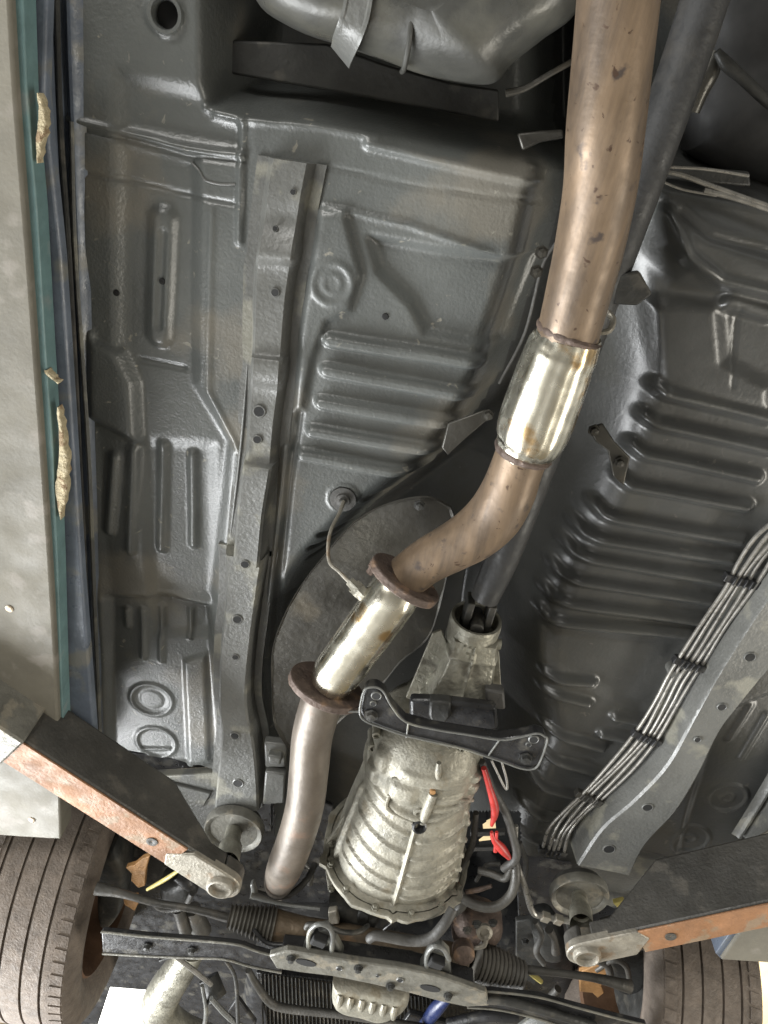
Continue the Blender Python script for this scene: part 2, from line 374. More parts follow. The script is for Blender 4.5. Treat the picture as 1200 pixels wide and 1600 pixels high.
# floor-seam sealant beads
for nm, l in (('sealant_bead', [(300, 255), (312, 268), (322, 282), (345, 288), (368, 288)]), ('sealant_bead', [(404, 384), (408, 300), (414, 250)]), ('sealant_bead', [(388, 560), (376, 700), (360, 840)])):
    tubepx(nm, [(a, b, 4, panz(a, b)) for a, b in l], 'rail', pan, 8)

# ---------------------------------------------------------------- chassis rails
def rail(name, secs, mt, fl=.014, slope=.006, n=5):
    """secs: left px, right px, z of the face"""
    L_ = catmull([P(*s[0], s[2]) for s in secs], n); R_ = catmull([P(*s[1], s[2]) for s in secs], n)
    V = []; Fc = []
    for a, b in zip(L_, R_):
        d = (b-a); d /= np.linalg.norm(d); zt = PAN-.002
        prof = [a-d*(slope+fl)+[0, 0, zt-a[2]+.012], a-d*(slope+fl)+[0, 0, zt-a[2]], a-d*slope+[0, 0, zt-a[2]], a+[0, 0, .004], a+d*.004, a+(b-a)*.35+[0,0,.0006], a+(b-a)*.65+[0,0,.0006], b-d*.004, b+[0, 0, .004], b+d*slope+[0, 0, zt-b[2]], b+d*(slope+fl)+[0, 0, zt-b[2]], b+d*(slope+fl)+[0, 0, zt-b[2]+.012]]
        V += prof
    m_ = 12
    for i in range(len(L_)-1):
        for k in range(m_-1): Fc.append((i*m_+k, i*m_+k+1, (i+1)*m_+k+1, (i+1)*m_+k))
    Fc.append(tuple(range(m_))); Fc.append(tuple((len(L_)-1)*m_+k for k in range(m_)))
    return obj(name, V, Fc, mt, car)
lz = 1.912
railL = rail('chassis_rail', [((423, 247), (484, 256), 1.932), ((414, 300), (474, 306), 1.928), ((410, 340), (468, 345), 1.932), ((404, 372), (462, 378), 1.920), ((400, 398), (458, 405), 1.912), ((398, 420), (455, 425), 1.926),
    ((396, 470), (448, 476), 1.926), ((394, 545), (442, 550), 1.924), ((392, 562), (440, 568), 1.912), ((391, 590), (438, 596), 1.912), ((390, 610), (436, 618), 1.926), ((387, 660), (430, 664), 1.924), ((384, 715), (425, 720), 1.922),
    ((378, 735), (423, 740), 1.908), ((370, 800), (412, 806), 1.908), ((363, 882), (404, 888), 1.908)], 'rail')
railL2 = rail('chassis_rail', [((352, 868), (410, 876), 1.916), ((352, 940), (400, 944), 1.914), ((345, 1000), (392, 1004), 1.912), ((342, 1060), (386, 1062), 1.910), ((342, 1110), (386, 1112), 1.908), ((346, 1150), (396, 1160), 1.905), ((340, 1210), (402, 1218), 1.902), ((335, 1262), (404, 1268), 1.90)], 'rail')
railR = rail('chassis_rail', [((1262, 855), (1300, 960), 1.885), ((1200, 935), (1218, 1030), 1.880), ((1130, 1042), (1150, 1110), 1.878), ((1085, 1120), (1122, 1150), 1.878), ((1042, 1196), (1092, 1212), 1.876), ((990, 1252), (1056, 1270), 1.876), ((940, 1296), (1010, 1320), 1.874), ((902, 1352), (985, 1368), 1.872)], 'rail', slope=.010)
def hole_disc(px, py, z, wpx, parent, e=1.0):
    p = P(px, py, z-.0008); r = wpx*depth(p)/F/2
    mh = MB(); lathe(mh, p, DN, [(-.003, r*1.35), (-.0002, r*1.3), (.0008, r*1.12), (.0002, r), (-.0002, r*.98)], 20); mh.build('hole_rim', 'rail', parent)
    mh = MB(); lathe(mh, p, DN, [(-.002, r*1.02), (.0004, r), (.0005, 0)], 20); mh.build('hole', 'void', parent)
for a, b, z, s in ((458, 300, 1.928, 8), (430, 357, 1.926, 7), (430, 457, 1.926, 11), (405, 643, 1.925, 16), (402, 687, 1.923, 12), (383, 882, 1.908, 12)): hole_disc(a, b, z, s, railL)
for a, b, z, s in ((371, 968, 1.913, 13), (368, 1027, 1.911, 9), (367, 1150, 1.905, 12), (372, 1224, 1.902, 14)): hole_disc(a, b, z, s, railL2)
for a, b, z, s in ((1172, 1027, 1.879, 15), (1128, 1105, 1.878, 12), (1090, 1156, 1.877, 9), (1012, 1262, 1.876, 14), (952, 1327, 1.874, 16)): hole_disc(a, b, z, s, railR)
# ---------------------------------------------------------------- sills and side skirts
def sweep(name, profs, mt, parent, n=1, **k):
    """profs: list of rows, each row a list of world points"""
    V = []; Fc = []; m_ = len(profs[0])
    for r in profs: V += r
    for i in range(len(profs)-1):
        for j in range(m_-1): Fc.append((i*m_+j, i*m_+j+1, (i+1)*m_+j+1, (i+1)*m_+j))
    return obj(name, V, Fc, mt, parent, **k)
def sill_profile(p, s):
    prof = [(.012, .004), (.004, .0), (.0, -.006), (-.004, -.006), (-.007, .0), (-.012, .003), (-.016, -.004), (-.018, -.034), (-.021, -.036), (-.024, -.034), (-.025, -.002), (-.030, .002), (-.040, .0), (-.048, -.010), (-.062, -.013), (-.085, -.010), (-.1, .02)]
    return [np.asarray(p)+[s*a, 0, b] for a, b in prof]
rows = []
for t in np.linspace(0, 1, 26):
    y = -60+t*1255; x = 112+.034*y
    rows.append(sill_profile(P(x, y, PAN-.004)+[0, 0, .0006*math.sin(t*40)], 1))
sillL = sweep('sill_seam', rows, 'blue', car)
rows = []
for t in np.linspace(0, 1, 20):
    y0 = .15+t*1.02; rows.append(sill_profile((.845+.004*math.sin(t*9), y0, PAN-.004), -1))
sillR = sweep('sill_seam', rows, 'rail', car)
# dark inner edge of the left sill seam
tubepx('seam_edge', [(88, -40, 9, 1.93), (95, 200, 9, 1.93), (108, 400, 9, 1.93), (124, 700, 8, 1.93), (135, 950, 8, 1.93), (141, 1150, 7, 1.93)], 'dark', sillL, 8)
tubepx('seam_edge', [(112, 190, 7, 1.936), (118, 400, 7, 1.936), (138, 700, 7, 1.936), (148, 950, 7, 1.936), (157, 1160, 6, 1.936)], 'rail', sillL, 8)
skirt = [(12, -60), (24, 150), (44, 400), (62, 650), (76, 850), (86, 1020), (93, 1200), (95, 1312)]
sk = platepx('side_skirt', [(-260, -60), *skirt, (30, 1308), (-200, 1290)], 1.80, .05, 'skirt', car, .004)
tl = [(34, -60), (42, 150), (58, 330), (72, 560), (82, 700), (90, 880), (96, 1060), (102, 1200)]
st = prism(MB(), PX([(8, -60), (20, 150), (40, 400), (58, 650), (72, 850), (82, 1020), (90, 1200)]+tl[::-1], 1.812), (0, 0, .03)).build('painted_skirt_edge', 'teal', sk, bevel=.002)
bl = [(36, -60), (46, 140), (62, 230), (66, 400), (80, 640), (94, 900), (104, 1180)]
prism(MB(), PX([(a-4, b) for a, b in bl]+[(150, 1180), (128, 900), (112, 640), (96, 400), (78, 230), (70, 140), (76, -60)], 1.845), (0, 0, .02)).build('sill_panel', 'blue', car, bevel=.004)
def ragged(name, pts, w0, z, mt, parent, th=.012, seed=1):
    rnd = random.Random(seed); a = catmull([np.array(p, float) for p in pts], 5); Lp = []; Rp = []
    for i, p in enumerate(a):
        t = i/(len(a)-1); w_ = w0*(math.sin(math.pi*min(1, max(0, t)))**.5)*(rnd.uniform(.8, 1.15))*(.8+.3*math.sin(i*.37+seed))+1
        Lp.append((p[0]-w_*.5, p[1])); Rp.append((p[0]+w_*.5+rnd.uniform(-2, 3), p[1]))
    V = []; Fc = []; n = len(a)
    for i in range(n):
        l = P(*Lp[i], z); r = P(*Rp[i], z); mdl = (l+r)/2
        V += [l+[0, 0, th], l, l*.7+r*.3+[0, 0, -.0015*rnd.random()], l*.3+r*.7+[0, 0, -.002*rnd.random()], r, r+[0, 0, th]]
    for i in range(n-1):
        for k in range(5): Fc.append((i*6+k, i*6+k+1, i*6+7+k, i*6+6+k))
    return obj(name, V, Fc, mt, parent, smooth=True, auto=80)
ragged('body_filler', [(90, 636), (96, 680), (98, 730), (94, 770), (95, 812)], 15, 1.8115, 'filler', sk, seed=3)
ragged('body_filler', [(58, 145), (66, 180), (62, 215), (58, 255)], 11, 1.8115, 'filler', sk, seed=5)
ragged('body_filler', [(70, 578), (78, 588), (92, 600)], 8, 1.810, 'filler', sk, seed=8)
for a, b in ((15, 951), (50, 1281)):
    mh = MB(); lathe(mh, P(a, b, 1.80), DN, [(-.001, .007), (.001, .0066), (.002, .004), (.0016, 0)], 18); mh.build('screw', 'screw', sk)
sk2 = platepx('side_skirt', [(1126, 1500), (1160, 1452), (1300, 1400), (1500, 1400), (1500, 1520), (1200, 1505)], 1.80, .05, 'skirt', car, .004)
platepx('painted_skirt_edge', [(1118, 1490), (1152, 1442), (1162, 1450), (1128, 1500)], 1.806, .04, 'blue', sk2, .002)
# torn silver seam end by the right arm
tubepx('seam_tape', [(1130, 1362, 6, 1.90), (1150, 1352, 8, 1.90), (1158, 1338, 7, 1.90), (1178, 1336, 9, 1.90), (1186, 1312, 8, 1.90), (1205, 1300, 9, 1.90)], 'armend', sillR, 6, 3, smooth=False)
platepx('seam_block', [(112, 1146), (140, 1150), (138, 1172), (116, 1168)], 1.90, .03, 'rail', sillL)
# ---------------------------------------------------------------- fuel tank, top of picture
def loft(name, rows, mt, parent, close=True, caps=True, **k):
    V = []; Fc = []; n = len(rows[0])
    for r in rows: V += list(r)
    for i in range(len(rows)-1):
        for j in range(n if close else n-1):
            j2 = (j+1) % n; Fc.append((i*n+j, i*n+j2, (i+1)*n+j2, (i+1)*n+j))
    if caps: Fc += [tuple(range(n)), tuple((len(rows)-1)*n+j for j in range(n))]
    return obj(name, V, Fc, mt, parent, **k)
def blob(name, px, z, th, rnd, mt, parent, **k):
    """rounded pressed body: the outline px at mid height, drawn in towards its underside and top"""
    base = catmull([np.array(p, float) for p in px+[px[0]]], 5)[:-1]
    W = [P(a, b, z) for a, b in base]; c = sum(W)/len(W)
    rows = []
    for dz, s in ((th, rnd*.6), (th*.55, 0), (0, 0), (-.35*rnd, .10*rnd), (-.70*rnd, .35*rnd), (-.93*rnd, .72*rnd), (-1.0*rnd, 1.25*rnd), (-1.02*rnd, 3*rnd)):
        rows.append([p+(c-p)/np.linalg.norm(c-p)*min(s, .8*np.linalg.norm(c-p))+[0, 0, dz] for p in W])
    return loft(name, rows, mt, parent, **k)
tank = blob('fuel_tank', [(375, -90), (400, 0), (450, 40), (530, 68), (600, 92), (660, 114), (730, 128), (775, 128), (800, 100), (850, 60), (900, 20), (930, -60), (930, -200), (600, -240), (380, -220)], 1.94, .10, .062, 'tank', car)
tubepx('tank_seam', [(648, -60, 9, 1.888), (644, 0, 9, 1.888), (640, 60, 9, 1.888), (632, 104, 9, 1.90), (628, 112, 8, 1.925)], 'tank', tank, 10)
rows = []; q = catmull([P(a, b, z_) for a, b, z_ in ((570, -90, 1.873), (562, -20, 1.873), (556, 20, 1.873), (546, 50, 1.878), (536, 74, 1.898), (531, 90, 1.935))], 5)
for i, p in enumerate(q):
    t = q[min(i+1, len(q)-1)]-q[max(i-1, 0)]; s_ = np.cross(t, [0, 0, 1.]); s_ /= np.linalg.norm(s_); rows.append([p-s_*.0155+[0, 0, .006], p-s_*.0155, p-s_*.012, p-s_*.010+[0, 0, .0015], p+s_*.010+[0, 0, .0015], p+s_*.012, p+s_*.0155, p+s_*.0155+[0, 0, .006]])
sweep('tank_strap', rows, 'rail', tank)
platepx('cross_panel', [(340, 62), (510, 68), (600, 100), (700, 128), (780, 140), (780, 190), (560, 150), (340, 112)], 2.02, .01, 'dark', car)
tubepx('hanger_rod', [(790, 146, 12, 1.93), (820, 138, 10, 1.93), (860, 115, 9, 1.93), (905, 90, 9, 1.94)], 'shield', car, 10)
platepx('heat_clip', [(808, 208), (846, 204), (880, 202), (882, 216), (846, 222), (816, 236)], 1.95, .006, 'shield', car)
# ---------------------------------------------------------------- propeller shaft
shp, shr = pathpx([(757, 935, 44, 1.87), (790, 858, 54, 1.875), (860, 668, 62, 1.88), (960, 400, 66, 1.885), (1065, 110, 72, 1.89), (1120, -60, 76, 1.89)], 3)
V, Fc = tube_mesh(shp, shr, 24); shaft = obj('propeller_shaft', V, Fc, 'shaftm', car)
# ---------------------------------------------------------------- rear right corner pieces
for l, wd in (([(1000, 262), (1060, 272), (1110, 290), (1200, 322)], 8), ([(1020, 260), (1100, 264), (1170, 275)], 5), ([(1100, 297), (1150, 310), (1210, 330)], 9), ([(1010, 270), (1060, 294), (1120, 306)], 4)):
    tubepx('brake_pipe', [(a, b, wd, 1.93) for a, b in l], 'line', car, 8)
platepx('suspension_bracket', [(1008, 255), (1172, 268), (1174, 292), (1100, 286), (1040, 278)], 1.96, .01, 'dark', car)
tubepx('link_rod', [(1120, 80, 12, 1.95), (1135, 100, 20, 1.95), (1160, 122, 18, 1.95), (1190, 150, 18, 1.95), (1215, 172, 16, 1.95)], 'dark', car, 12)
tubepx('damper', [(1080, 175, 26, 1.97), (1092, 140, 34, 1.97), (1108, 110, 34, 1.97), (1118, 80, 20, 1.97)], 'shield', car, 12)

blob('corner_dark_fill', [(1075, 235), (1062, 120), (1085, 20), (1120, -80), (1350, -80), (1350, 300), (1200, 290), (1120, 262)], 2.06, .06, .05, 'void', car)  # added matt black body, its colour supplies the deep shade of this corner
# exhaust hanger and bearing bracket right of the pipe
mbp = prism(MB(), PX([(960, 430), (1000, 424), (1020, 460), (996, 478), (958, 476)], 1.86), (0, 0, .012)); mbp.build('bearing_bracket', 'dark', car, bevel=.003)
tubepx('hanger_ring', [(935, 520, 9, 1.83), (952, 516, 10, 1.83), (958, 500, 10, 1.84), (950, 488, 10, 1.85)], 'armend', car, 10)
for l in ([(920, 668), (942, 662), (960, 690), (985, 715), (975, 760), (958, 745), (950, 705), (930, 690)], [(700, 662), (760, 640), (768, 652), (730, 684), (700, 712), (690, 700)]):
    platepx('tunnel_brace', l, 1.895, .005, 'shield', car, .002)
for a, b in ((928, 672), (968, 722), (846, 394), (838, 424), (762, 648)):
    mh = MB(); bolt(mh, P(a, b, 1.893), DN, .006); mh.build('bolt', 'shield', car, smooth=False)
tubepx('cable', [(868, 380, 5, 1.96), (846, 420, 5, 1.96), (820, 520, 5, 1.96), (780, 600, 5, 1.95)], 'rubber', car, 8)
# ---------------------------------------------------------------- heat shield behind the exhaust
sh_out = [(706, 792), (668, 776), (610, 786), (556, 814), (508, 866), (458, 934), (426, 1010), (424, 1080), (430, 1140), (470, 1180), (540, 1120), (588, 1082), (626, 1036), (668, 1000), (688, 950), (704, 880), (716, 830)]
base = catmull([np.array(p, float) for p in sh_out+[sh_out[0]]], 4)[:-1]
Wd = [P(a, b, 1.905) for a, b in base]; cc = P(560, 960, 1.905)
rows = []
for s, dz in ((0, .003), (.008, 0), (.03, .004), (.10, .016), (.25, .042), (.5, .06), (.8, .07), (.97, .072)):
    rows.append([(p+(cc-p)*s)+[0, 0, dz+(.0035*math.sin(p[0]*90+s*9)*math.sin(p[1]*60+s*14) if s > .02 else 0)] for p in Wd])
shield = loft('heat_shield', rows, 'shield', car)
mh = MB(); bolt(mh, P(655, 789, 1.90), DN, .006); mh.build('bolt', 'dark', shield, smooth=False)
# ---------------------------------------------------------------- exhaust
exh = empty('exhaust_system', (0, 0, 0), car, label='brown heat-stained exhaust with two polished sections')
tubepx('exhaust_pipe', [(972, -80, 130, 1.715), (964, 20, 127, 1.72), (955, 110, 124, 1.725), (946, 200, 121, 1.73), (938, 290, 114, 1.74), (922, 380, 108, 1.752), (908, 440, 103, 1.76), (893, 500, 98, 1.768), (882, 545, 96, 1.775)], 'pipe', exh, 48, 8)
tubepx('sleeve', [(889, 522, 100, 1.772), (886, 532, 104, 1.773), (880, 545, 112, 1.775), (872, 562, 112, 1.777), (862, 590, 115, 1.78), (844, 640, 116, 1.785), (834, 668, 114, 1.788), (826, 688, 106, 1.79), (820, 700, 92, 1.791), (817, 708, 86, 1.792)], 'polish', exh, 84, 5, facet=.022)
tubepx('weld_bead', [(892, 516, 100, 1.772), (889.5, 521, 107, 1.772), (887, 527, 100, 1.772)], 'flange', exh, 84, 3, facet=.035)
tubepx('weld_bead', [(820, 702, 90, 1.791), (817.5, 707, 94, 1.791), (815, 713, 86, 1.791)], 'flange', exh, 84, 3, facet=.035)
tubepx('exhaust_pipe', [(819, 700, 82, 1.79), (806, 735, 82, 1.793), (793, 770, 86, 1.796), (772, 806, 88, 1.80), (742, 834, 84, 1.80), (705, 856, 77, 1.80), (668, 876, 72, 1.80), (636, 900, 70, 1.80)], 'pipe', exh, 48, 8)
def flange(px, py, z, axa, axb, la, lb, hl, hw, th, mt, parent):
    c = P(px, py, z); n = P(*axb)-P(*axa); n /= np.linalg.norm(n); l = P(*lb, z)-P(*la, z); l -= n*n.dot(l); l /= np.linalg.norm(l); u = np.cross(n, l)
    pts = []
    for k in range(48):
        t = 2*math.pi*k/48; ct, st_ = math.cos(t), math.sin(t)
        r = max(hw, hl*abs(ct)**3.0*1.0) if True else hw
        rr = 1/math.sqrt((ct/hl)**2+(st_/hw)**2); pts.append(c+l*ct*rr+u*st_*rr-n*th/2)
    o = prism(MB(), pts, n*th).build('flange', mt, parent, bevel=.002)
    return o, c, n, l
fl1 = flange(632, 907, 1.797, (600, 960, 1.79), (668, 876, 1.80), (584, 850), (682, 936), .058, .046, .013, 'flange', exh)
fl2 = flange(510, 1074, 1.778, (500, 1100, 1.775), (532, 1040, 1.78), (462, 1050), (556, 1082), .062, .048, .013, 'flange', exh)
tubepx('catalyst_body', [(628, 914, 70, 1.795), (618, 925, 80, 1.794), (606, 942, 82, 1.793), (560, 1006, 78, 1.786), (528, 1050, 76, 1.781), (514, 1068, 66, 1.779)], 'polish', exh, 84, 6, facet=.008)
tubepx('exhaust_pipe', [(510, 1072, 62, 1.777), (500, 1105, 66, 1.774), (488, 1150, 64, 1.77), (483, 1200, 62, 1.765), (476, 1260, 60, 1.765), (462, 1310, 58, 1.775), (446, 1352, 56, 1.80), (436, 1378, 46, 1.85), (434, 1392, 30, 1.90)], 'pipe2', exh, 40, 8)
tubepx('oxygen_sensor', [(574, 936, 22, 1.79), (560, 922, 26, 1.80), (556, 918, 26, 1.80), (555, 917, 18, 1.80), (546, 908, 16, 1.805)], 'ali', exh, 6, 2)
tubepx('sensor_lead', [(546, 909, 7, 1.805), (530, 893, 6, 1.82), (515, 878, 6, 1.84), (513, 850, 6, 1.86), (518, 826, 6, 1.88), (530, 802, 6, 1.91), (537, 784, 7, 1.936)], 'armend', exh, 8)
for s in (-1, 1):
    mh = MB(); bolt(mh, fl1[1]+fl1[3]*s*.049-fl1[2]*.007, -fl1[2], .006, .012); mh.build('bolt', 'flange', exh, smooth=False)
for fc, fn, flr in ((fl1[1], fl1[2], .040), (fl2[1], fl2[2], .042)):
    mh = MB(); lathe(mh, fc-fn*.0002, fn, [(-.0085, .036), (-.0085, flr), (-.0070, flr), (-.0070, .036)], 40); mh.build('gasket', 'dark', exh)
for s_ in (-1, 1):
    mh = MB(); bolt(mh, fl2[1]+fl2[3]*s_*.051-fl2[2]*.007, -fl2[2], .006, .012); mh.build('bolt', 'flange', exh, smooth=False)
# ---------------------------------------------------------------- gearbox
gb = empty('gearbox', (0, 0, 0), car, label='cast aluminium gearbox with ribbed bell housing')
def body(name, secs, mt, parent, sq=2.6, na=160, nt=200, disp=None, flat=1.0):
    """secs: px, py, half width px, centre z: a lofted casting along its axis with a relief of its own"""
    q = [np.array([*P(a, b, z), w_*depth(P(a, b, z))/F]) for a, b, w_, z in secs]
    q = catmull(q, max(2, nt//(len(q)-1))); ax = q[-1][:3]-q[0][:3]; ax /= np.linalg.norm(ax); sd = np.cross(ax, [0, 0, 1]); sd /= np.linalg.norm(sd); dn = np.cross(ax, sd); 
    if dn[2] > 0: dn = -dn
    rows = []
    for i, p in enumerate(q):
        t = i/(len(q)-1); r = []
        for k in range(na):
            th = 2*math.pi*k/na; c_, s_ = math.cos(th), math.sin(th)      # th=pi/2: straight down
            rr = p[3]/((abs(c_)**sq+abs(s_*flat)**sq)**(1/sq))
            if disp: rr += disp(t, th)
            r.append(p[:3]+(sd*c_+dn*s_)*rr)
        rows.append(r)
    o = loft(name, rows, mt, parent, auto=50); return o, q, sd, dn, ax
def g(x, s): return math.exp(-(x/s)**2)
def sm1(t): t = min(1, max(0, t)); return t*t*(3-2*t)
def relief(t, th):
    u = (th-math.pi/2); d = 0; t = (t-.19)/.81; bell = sm1((t-.36)/.04)
    sag = .055*(1-math.exp(-(u*1.5)**2))
    for k, tt in enumerate((.44, .535, .63, .73, .83)):
        lim = sm1((1.1-abs(u))/.1)*sm1((abs(u)-.05)/.06)
        d += .0046*math.exp(-((t-tt+sag*(1.15 if u > 0 else .8)-(0 if u > 0 else .03))/(.0075 if k % 2 else .010))**6)*lim
    d += .007*math.exp(-((u+.01)/.020)**4)*bell
    d += .012*sm1((t-.945)/.012)+.006*math.exp(-((t-.355+sag)/.016)**4)
    for uu in (-1.0, 1.2): d += .008*math.exp(-((u-uu)/.05)**4)*bell
    for a, b, sa, sb, h_ in ((.235, .36, .06, .24, .007), (.24, -.45, .022, .30, .005), (.30, -.5, .014, .30, .005), (.10, .0, .05, .45, .004), (.10, .85, .08, .14, .009), (.24, 1.0, .05, .16, .010), (.13, -.95, .03, .12, .010), (.23, -1.0, .03, .12, .010)):
        d += h_*math.exp(-((t-a)/sa)**6)*math.exp(-((u-b)/sb)**6)
    d += .0004*math.sin(41*t+7*math.sin(6*u))*math.sin(17*u+5*t)
    return d
case, gq, gsd, gdn, gax = body('gearbox_case', [(684, 1098, 46, 1.89), (678, 1116, 74, 1.887), (671, 1142, 87, 1.885), (665, 1165, 88, 1.885), (657, 1195, 86, 1.885), (647, 1232, 89, 1.885), (637, 1265, 93, 1.885), (629, 1292, 96, 1.886), (623, 1312, 96, 1.888), (618, 1330, 93, 1.89)], 'ali', gb, disp=relief, flat=1.0, sq=2.3)
def tail_relief(t, th):
    u = th-math.pi/2; d = .005*g(u, .05)+.004*g(u-.75, .05)+.004*g(u+.75, .05)
    d += .006*g(t-.97, .03)+.004*g(t-.5-.10*abs(u), .02)+.004*g(t-.22, .03)
    return d
tail, tq, tsd, tdn, tax = body('tail_housing', [(742, 985, 36, 1.872), (738, 1003, 38, 1.874), (728, 1035, 44, 1.878), (716, 1070, 54, 1.882), (706, 1100, 64, 1.884), (702, 1112, 66, 1.885)], 'ali2', gb, disp=tail_relief, sq=4.2, nt=60, na=96)
mh = MB(); c0 = P(744, 968, 1.872); R0 = 40*depth(c0)/F
lathe(mh, c0, tax, [(-.002, R0*.86), (-.004, R0*.9), (-.004, R0), (.006, R0*1.03), (.040, R0*1.0), (.042, R0*.8)], 40)
lathe(mh, c0, tax, [(-.003, R0*.86), (.038, R0*.80)], 40); mh.build('seal_collar', 'ali2', gb)
mh = MB(); lathe(mh, c0, tax, [(.022, 0), (.022, R0*.84)], 40); mh.build('oil_seal', 'void', gb)
yk = MB(); 
for s in (-1, 1): box(yk, c0+tsd*s*R0*.42-tax*.012, tsd*.006, tdn*.016, tax*.030)
lathe(yk, c0-tax*.002, tsd, [(-R0*.60, 0), (-R0*.60, .010), (R0*.60, .010), (R0*.60, 0)], 16)
lathe(yk, c0-tax*.002-tdn*-.002, tdn, [(-R0*.5, 0), (-R0*.5, .011), (R0*.62, .011), (R0*.62, 0)], 16); yk.build('universal_joint', 'dark', shaft, bevel=.002)
mh = MB(); lathe(mh, P(771, 1005, 1.86), tsd, [(-.012, .009), (.012, .009), (.013, 0)], 16); mh.build('breather_boss', 'ali2', gb)
# raised cast marks on tail
for a, b in ((726, 1012), (734, 1014), (730, 1024), (738, 1026)): 
    mh = MB(); box(mh, P(a, b, 1.822), tsd*.0024, tax*.0036, tdn*.003); mh.build('casting_mark', 'ali2', gb)
# front flange of the bell housing with its bolts
def on_case(t, u, off=0.0):
    i = int(t*(len(gq)-1)); p = gq[i]; th = u+math.pi/2; c_, s_ = math.cos(th), math.sin(th); rr = p[3]/((abs(c_)**2.3+abs(s_)**2.3)**(1/2.3))+relief(t, th)+off
    return p[:3]+(gsd*c_+gdn*s_)*rr, (gsd*c_+gdn*s_)
rows = []
for tt, off in ((.965, .002), (.965, .010), (.972, .013), (1.0, .013), (1.0, .0)):
    rr = []
    for k in range(96):
        u = 2*math.pi*k/96; p, n = on_case(tt, u-math.pi/2, 0); sc = 1+.4*max(0, math.cos(u*9))**3
        rr.append(p+n*off*sc)
    rows.append(rr)
loft('bell_flange', rows, 'ali', gb, caps=False)
for u in (-1.5, -1.1, -.7, -.25, .25, .7, 1.1, 1.5):
    p, n = on_case(.962, u, .007); mh = MB(); bolt(mh, p, -gax, .005, .008); mh.build('bolt', 'ali2', gb, smooth=False)
for a, b, wd, z0, mt in ((621, 1222, 20, .79, 'ali'), (640, 1246, 22, .785, 'ali2'), (655, 1272, 20, .78, 'ali'), (676, 1240, 18, .785, 'ali'), (706, 1224, 12, .80, 'ali'), (585, 1226, 24, .84, 'ali'), (583, 1170, 18, .84, 'ali2'), (676, 1412, 22, .79, 'ali'), (588, 1150, 14, .83, 'ali2'), (722, 1172, 10, .81, 'ali2')):
    p = P(a, b, 1+z0); r = wd*depth(p)/F/2; mh = MB(); lathe(mh, p, DN, [(-.04, r*1.3), (-.003, r), (0, r*.93), (.001, r*.5), (-.003, r*.45), (-.003, 0)], 20); mh.build('boss', mt, gb)
for nm, l in (('cast_rib', [(677, 1240, 15, 1.782), (668, 1262, 16, 1.780), (660, 1284, 14, 1.782)]), ('cast_rib', [(686, 1192, 8, 1.785), (685, 1204, 11, 1.784), (684, 1216, 8, 1.785)]), ('cast_rib', [(690, 1246, 7, 1.79), (716, 1250, 7, 1.80), (738, 1250, 7, 1.83)]), ('cast_rib', [(608, 1242, 6, 1.79), (604, 1262, 6, 1.785), (625, 1276, 6, 1.78), (645, 1284, 6, 1.778)]), ('cast_rib', [(590, 1240, 8, 1.82), (604, 1250, 8, 1.80), (612, 1262, 7, 1.79)])):
    tubepx(nm, l, 'ali', gb, 12)
mh = MB(); lathe(mh, P(655, 1291, 1.776), (.1, -.3, -1), [(-.02, .013), (.004, .013), (.006, .010), (.002, .008), (-.004, .006), (-.004, 0)], 24); mh.build('speed_sensor', 'black', gb)
mh = MB(); lathe(mh, P(676, 1238, 1.778), DN, [(-.004, .005), (.001, .005), (.0015, 0)], 12); mh.build('rusty_bolt', 'orange', gb)
for l in ([(574, 1226), (560, 1250), (536, 1278), (514, 1312), (505, 1326), (507, 1352), (512, 1390), (528, 1402), (560, 1412), (575, 1380), (560, 1300), (590, 1240)], [(744, 1188), (742, 1214), (730, 1236), (734, 1262), (724, 1300), (722, 1330), (712, 1352), (704, 1392), (690, 1400), (690, 1300), (710, 1200)]):
    platepx('case_flange', l, 1.868, .010, 'ali', gb, .002)
for l in ([(690, 985), (676, 990), (634, 1090), (650, 1098), (672, 1092), (700, 1010)], [(772, 1012), (780, 1020), (784, 1090), (770, 1096), (762, 1040)]):
    platepx('tail_web', l, 1.862, .006, 'ali2', gb, .001)
for a, b in ((556, 1262), (518, 1318), (510, 1352), (518, 1388), (735, 1210), (730, 1248), (722, 1300)):
    mh = MB(); bolt(mh, P(a, b, 1.866), DN, .0055, .007); mh.build('bolt', 'ali2', gb, smooth=False)
# black cover between tail and case
platepx('mount_block', [(640, 1094), (690, 1096), (775, 1106), (780, 1140), (740, 1150), (640, 1132)], 1.795, .02, 'black', gb, .006)
platepx('mount_bracket', [(672, 1096), (705, 1098), (704, 1120), (694, 1134), (676, 1134), (670, 1118)], 1.785, .02, 'dark', gb, .004)
platepx('mount_rubber', [(758, 1078), (788, 1082), (790, 1110), (760, 1108)], 1.82, .02, 'rubber', gb, .004)
# ---------------------------------------------------------------- gearbox crossmember
xm_t = [(566, 1086), (572, 1076), (588, 1074), (600, 1082), (612, 1104), (634, 1128), (680, 1140), (730, 1148), (782, 1156), (812, 1152), (838, 1146), (850, 1150), (855, 1158)]
xm_b = [(562, 1112), (570, 1126), (600, 1138), (636, 1150), (690, 1162), (730, 1172), (766, 1184), (790, 1192), (812, 1200), (830, 1202), (842, 1194)]
xm = platepx('gearbox_crossmember', xm_t+xm_b[::-1], 1.745, .022, 'black', car, .004)
lipp = catmull([P(a, b, 1.742) for a, b in xm_t+xm_b[::-1]+[xm_t[0]]], 4)
V, Fc = tube_mesh(lipp, .0017, 8, caps=False); obj('pressed_lip', V, Fc, 'rail', xm)
for l in ([(638, 1130), (635, 1152)], [(780, 1157), (762, 1182)], [(536, 1112), (562, 1112)]):
    V, Fc = tube_mesh([P(a, b, 1.743) for a, b in l], .0015, 8); obj('weld_line', V, Fc, 'rail', xm)
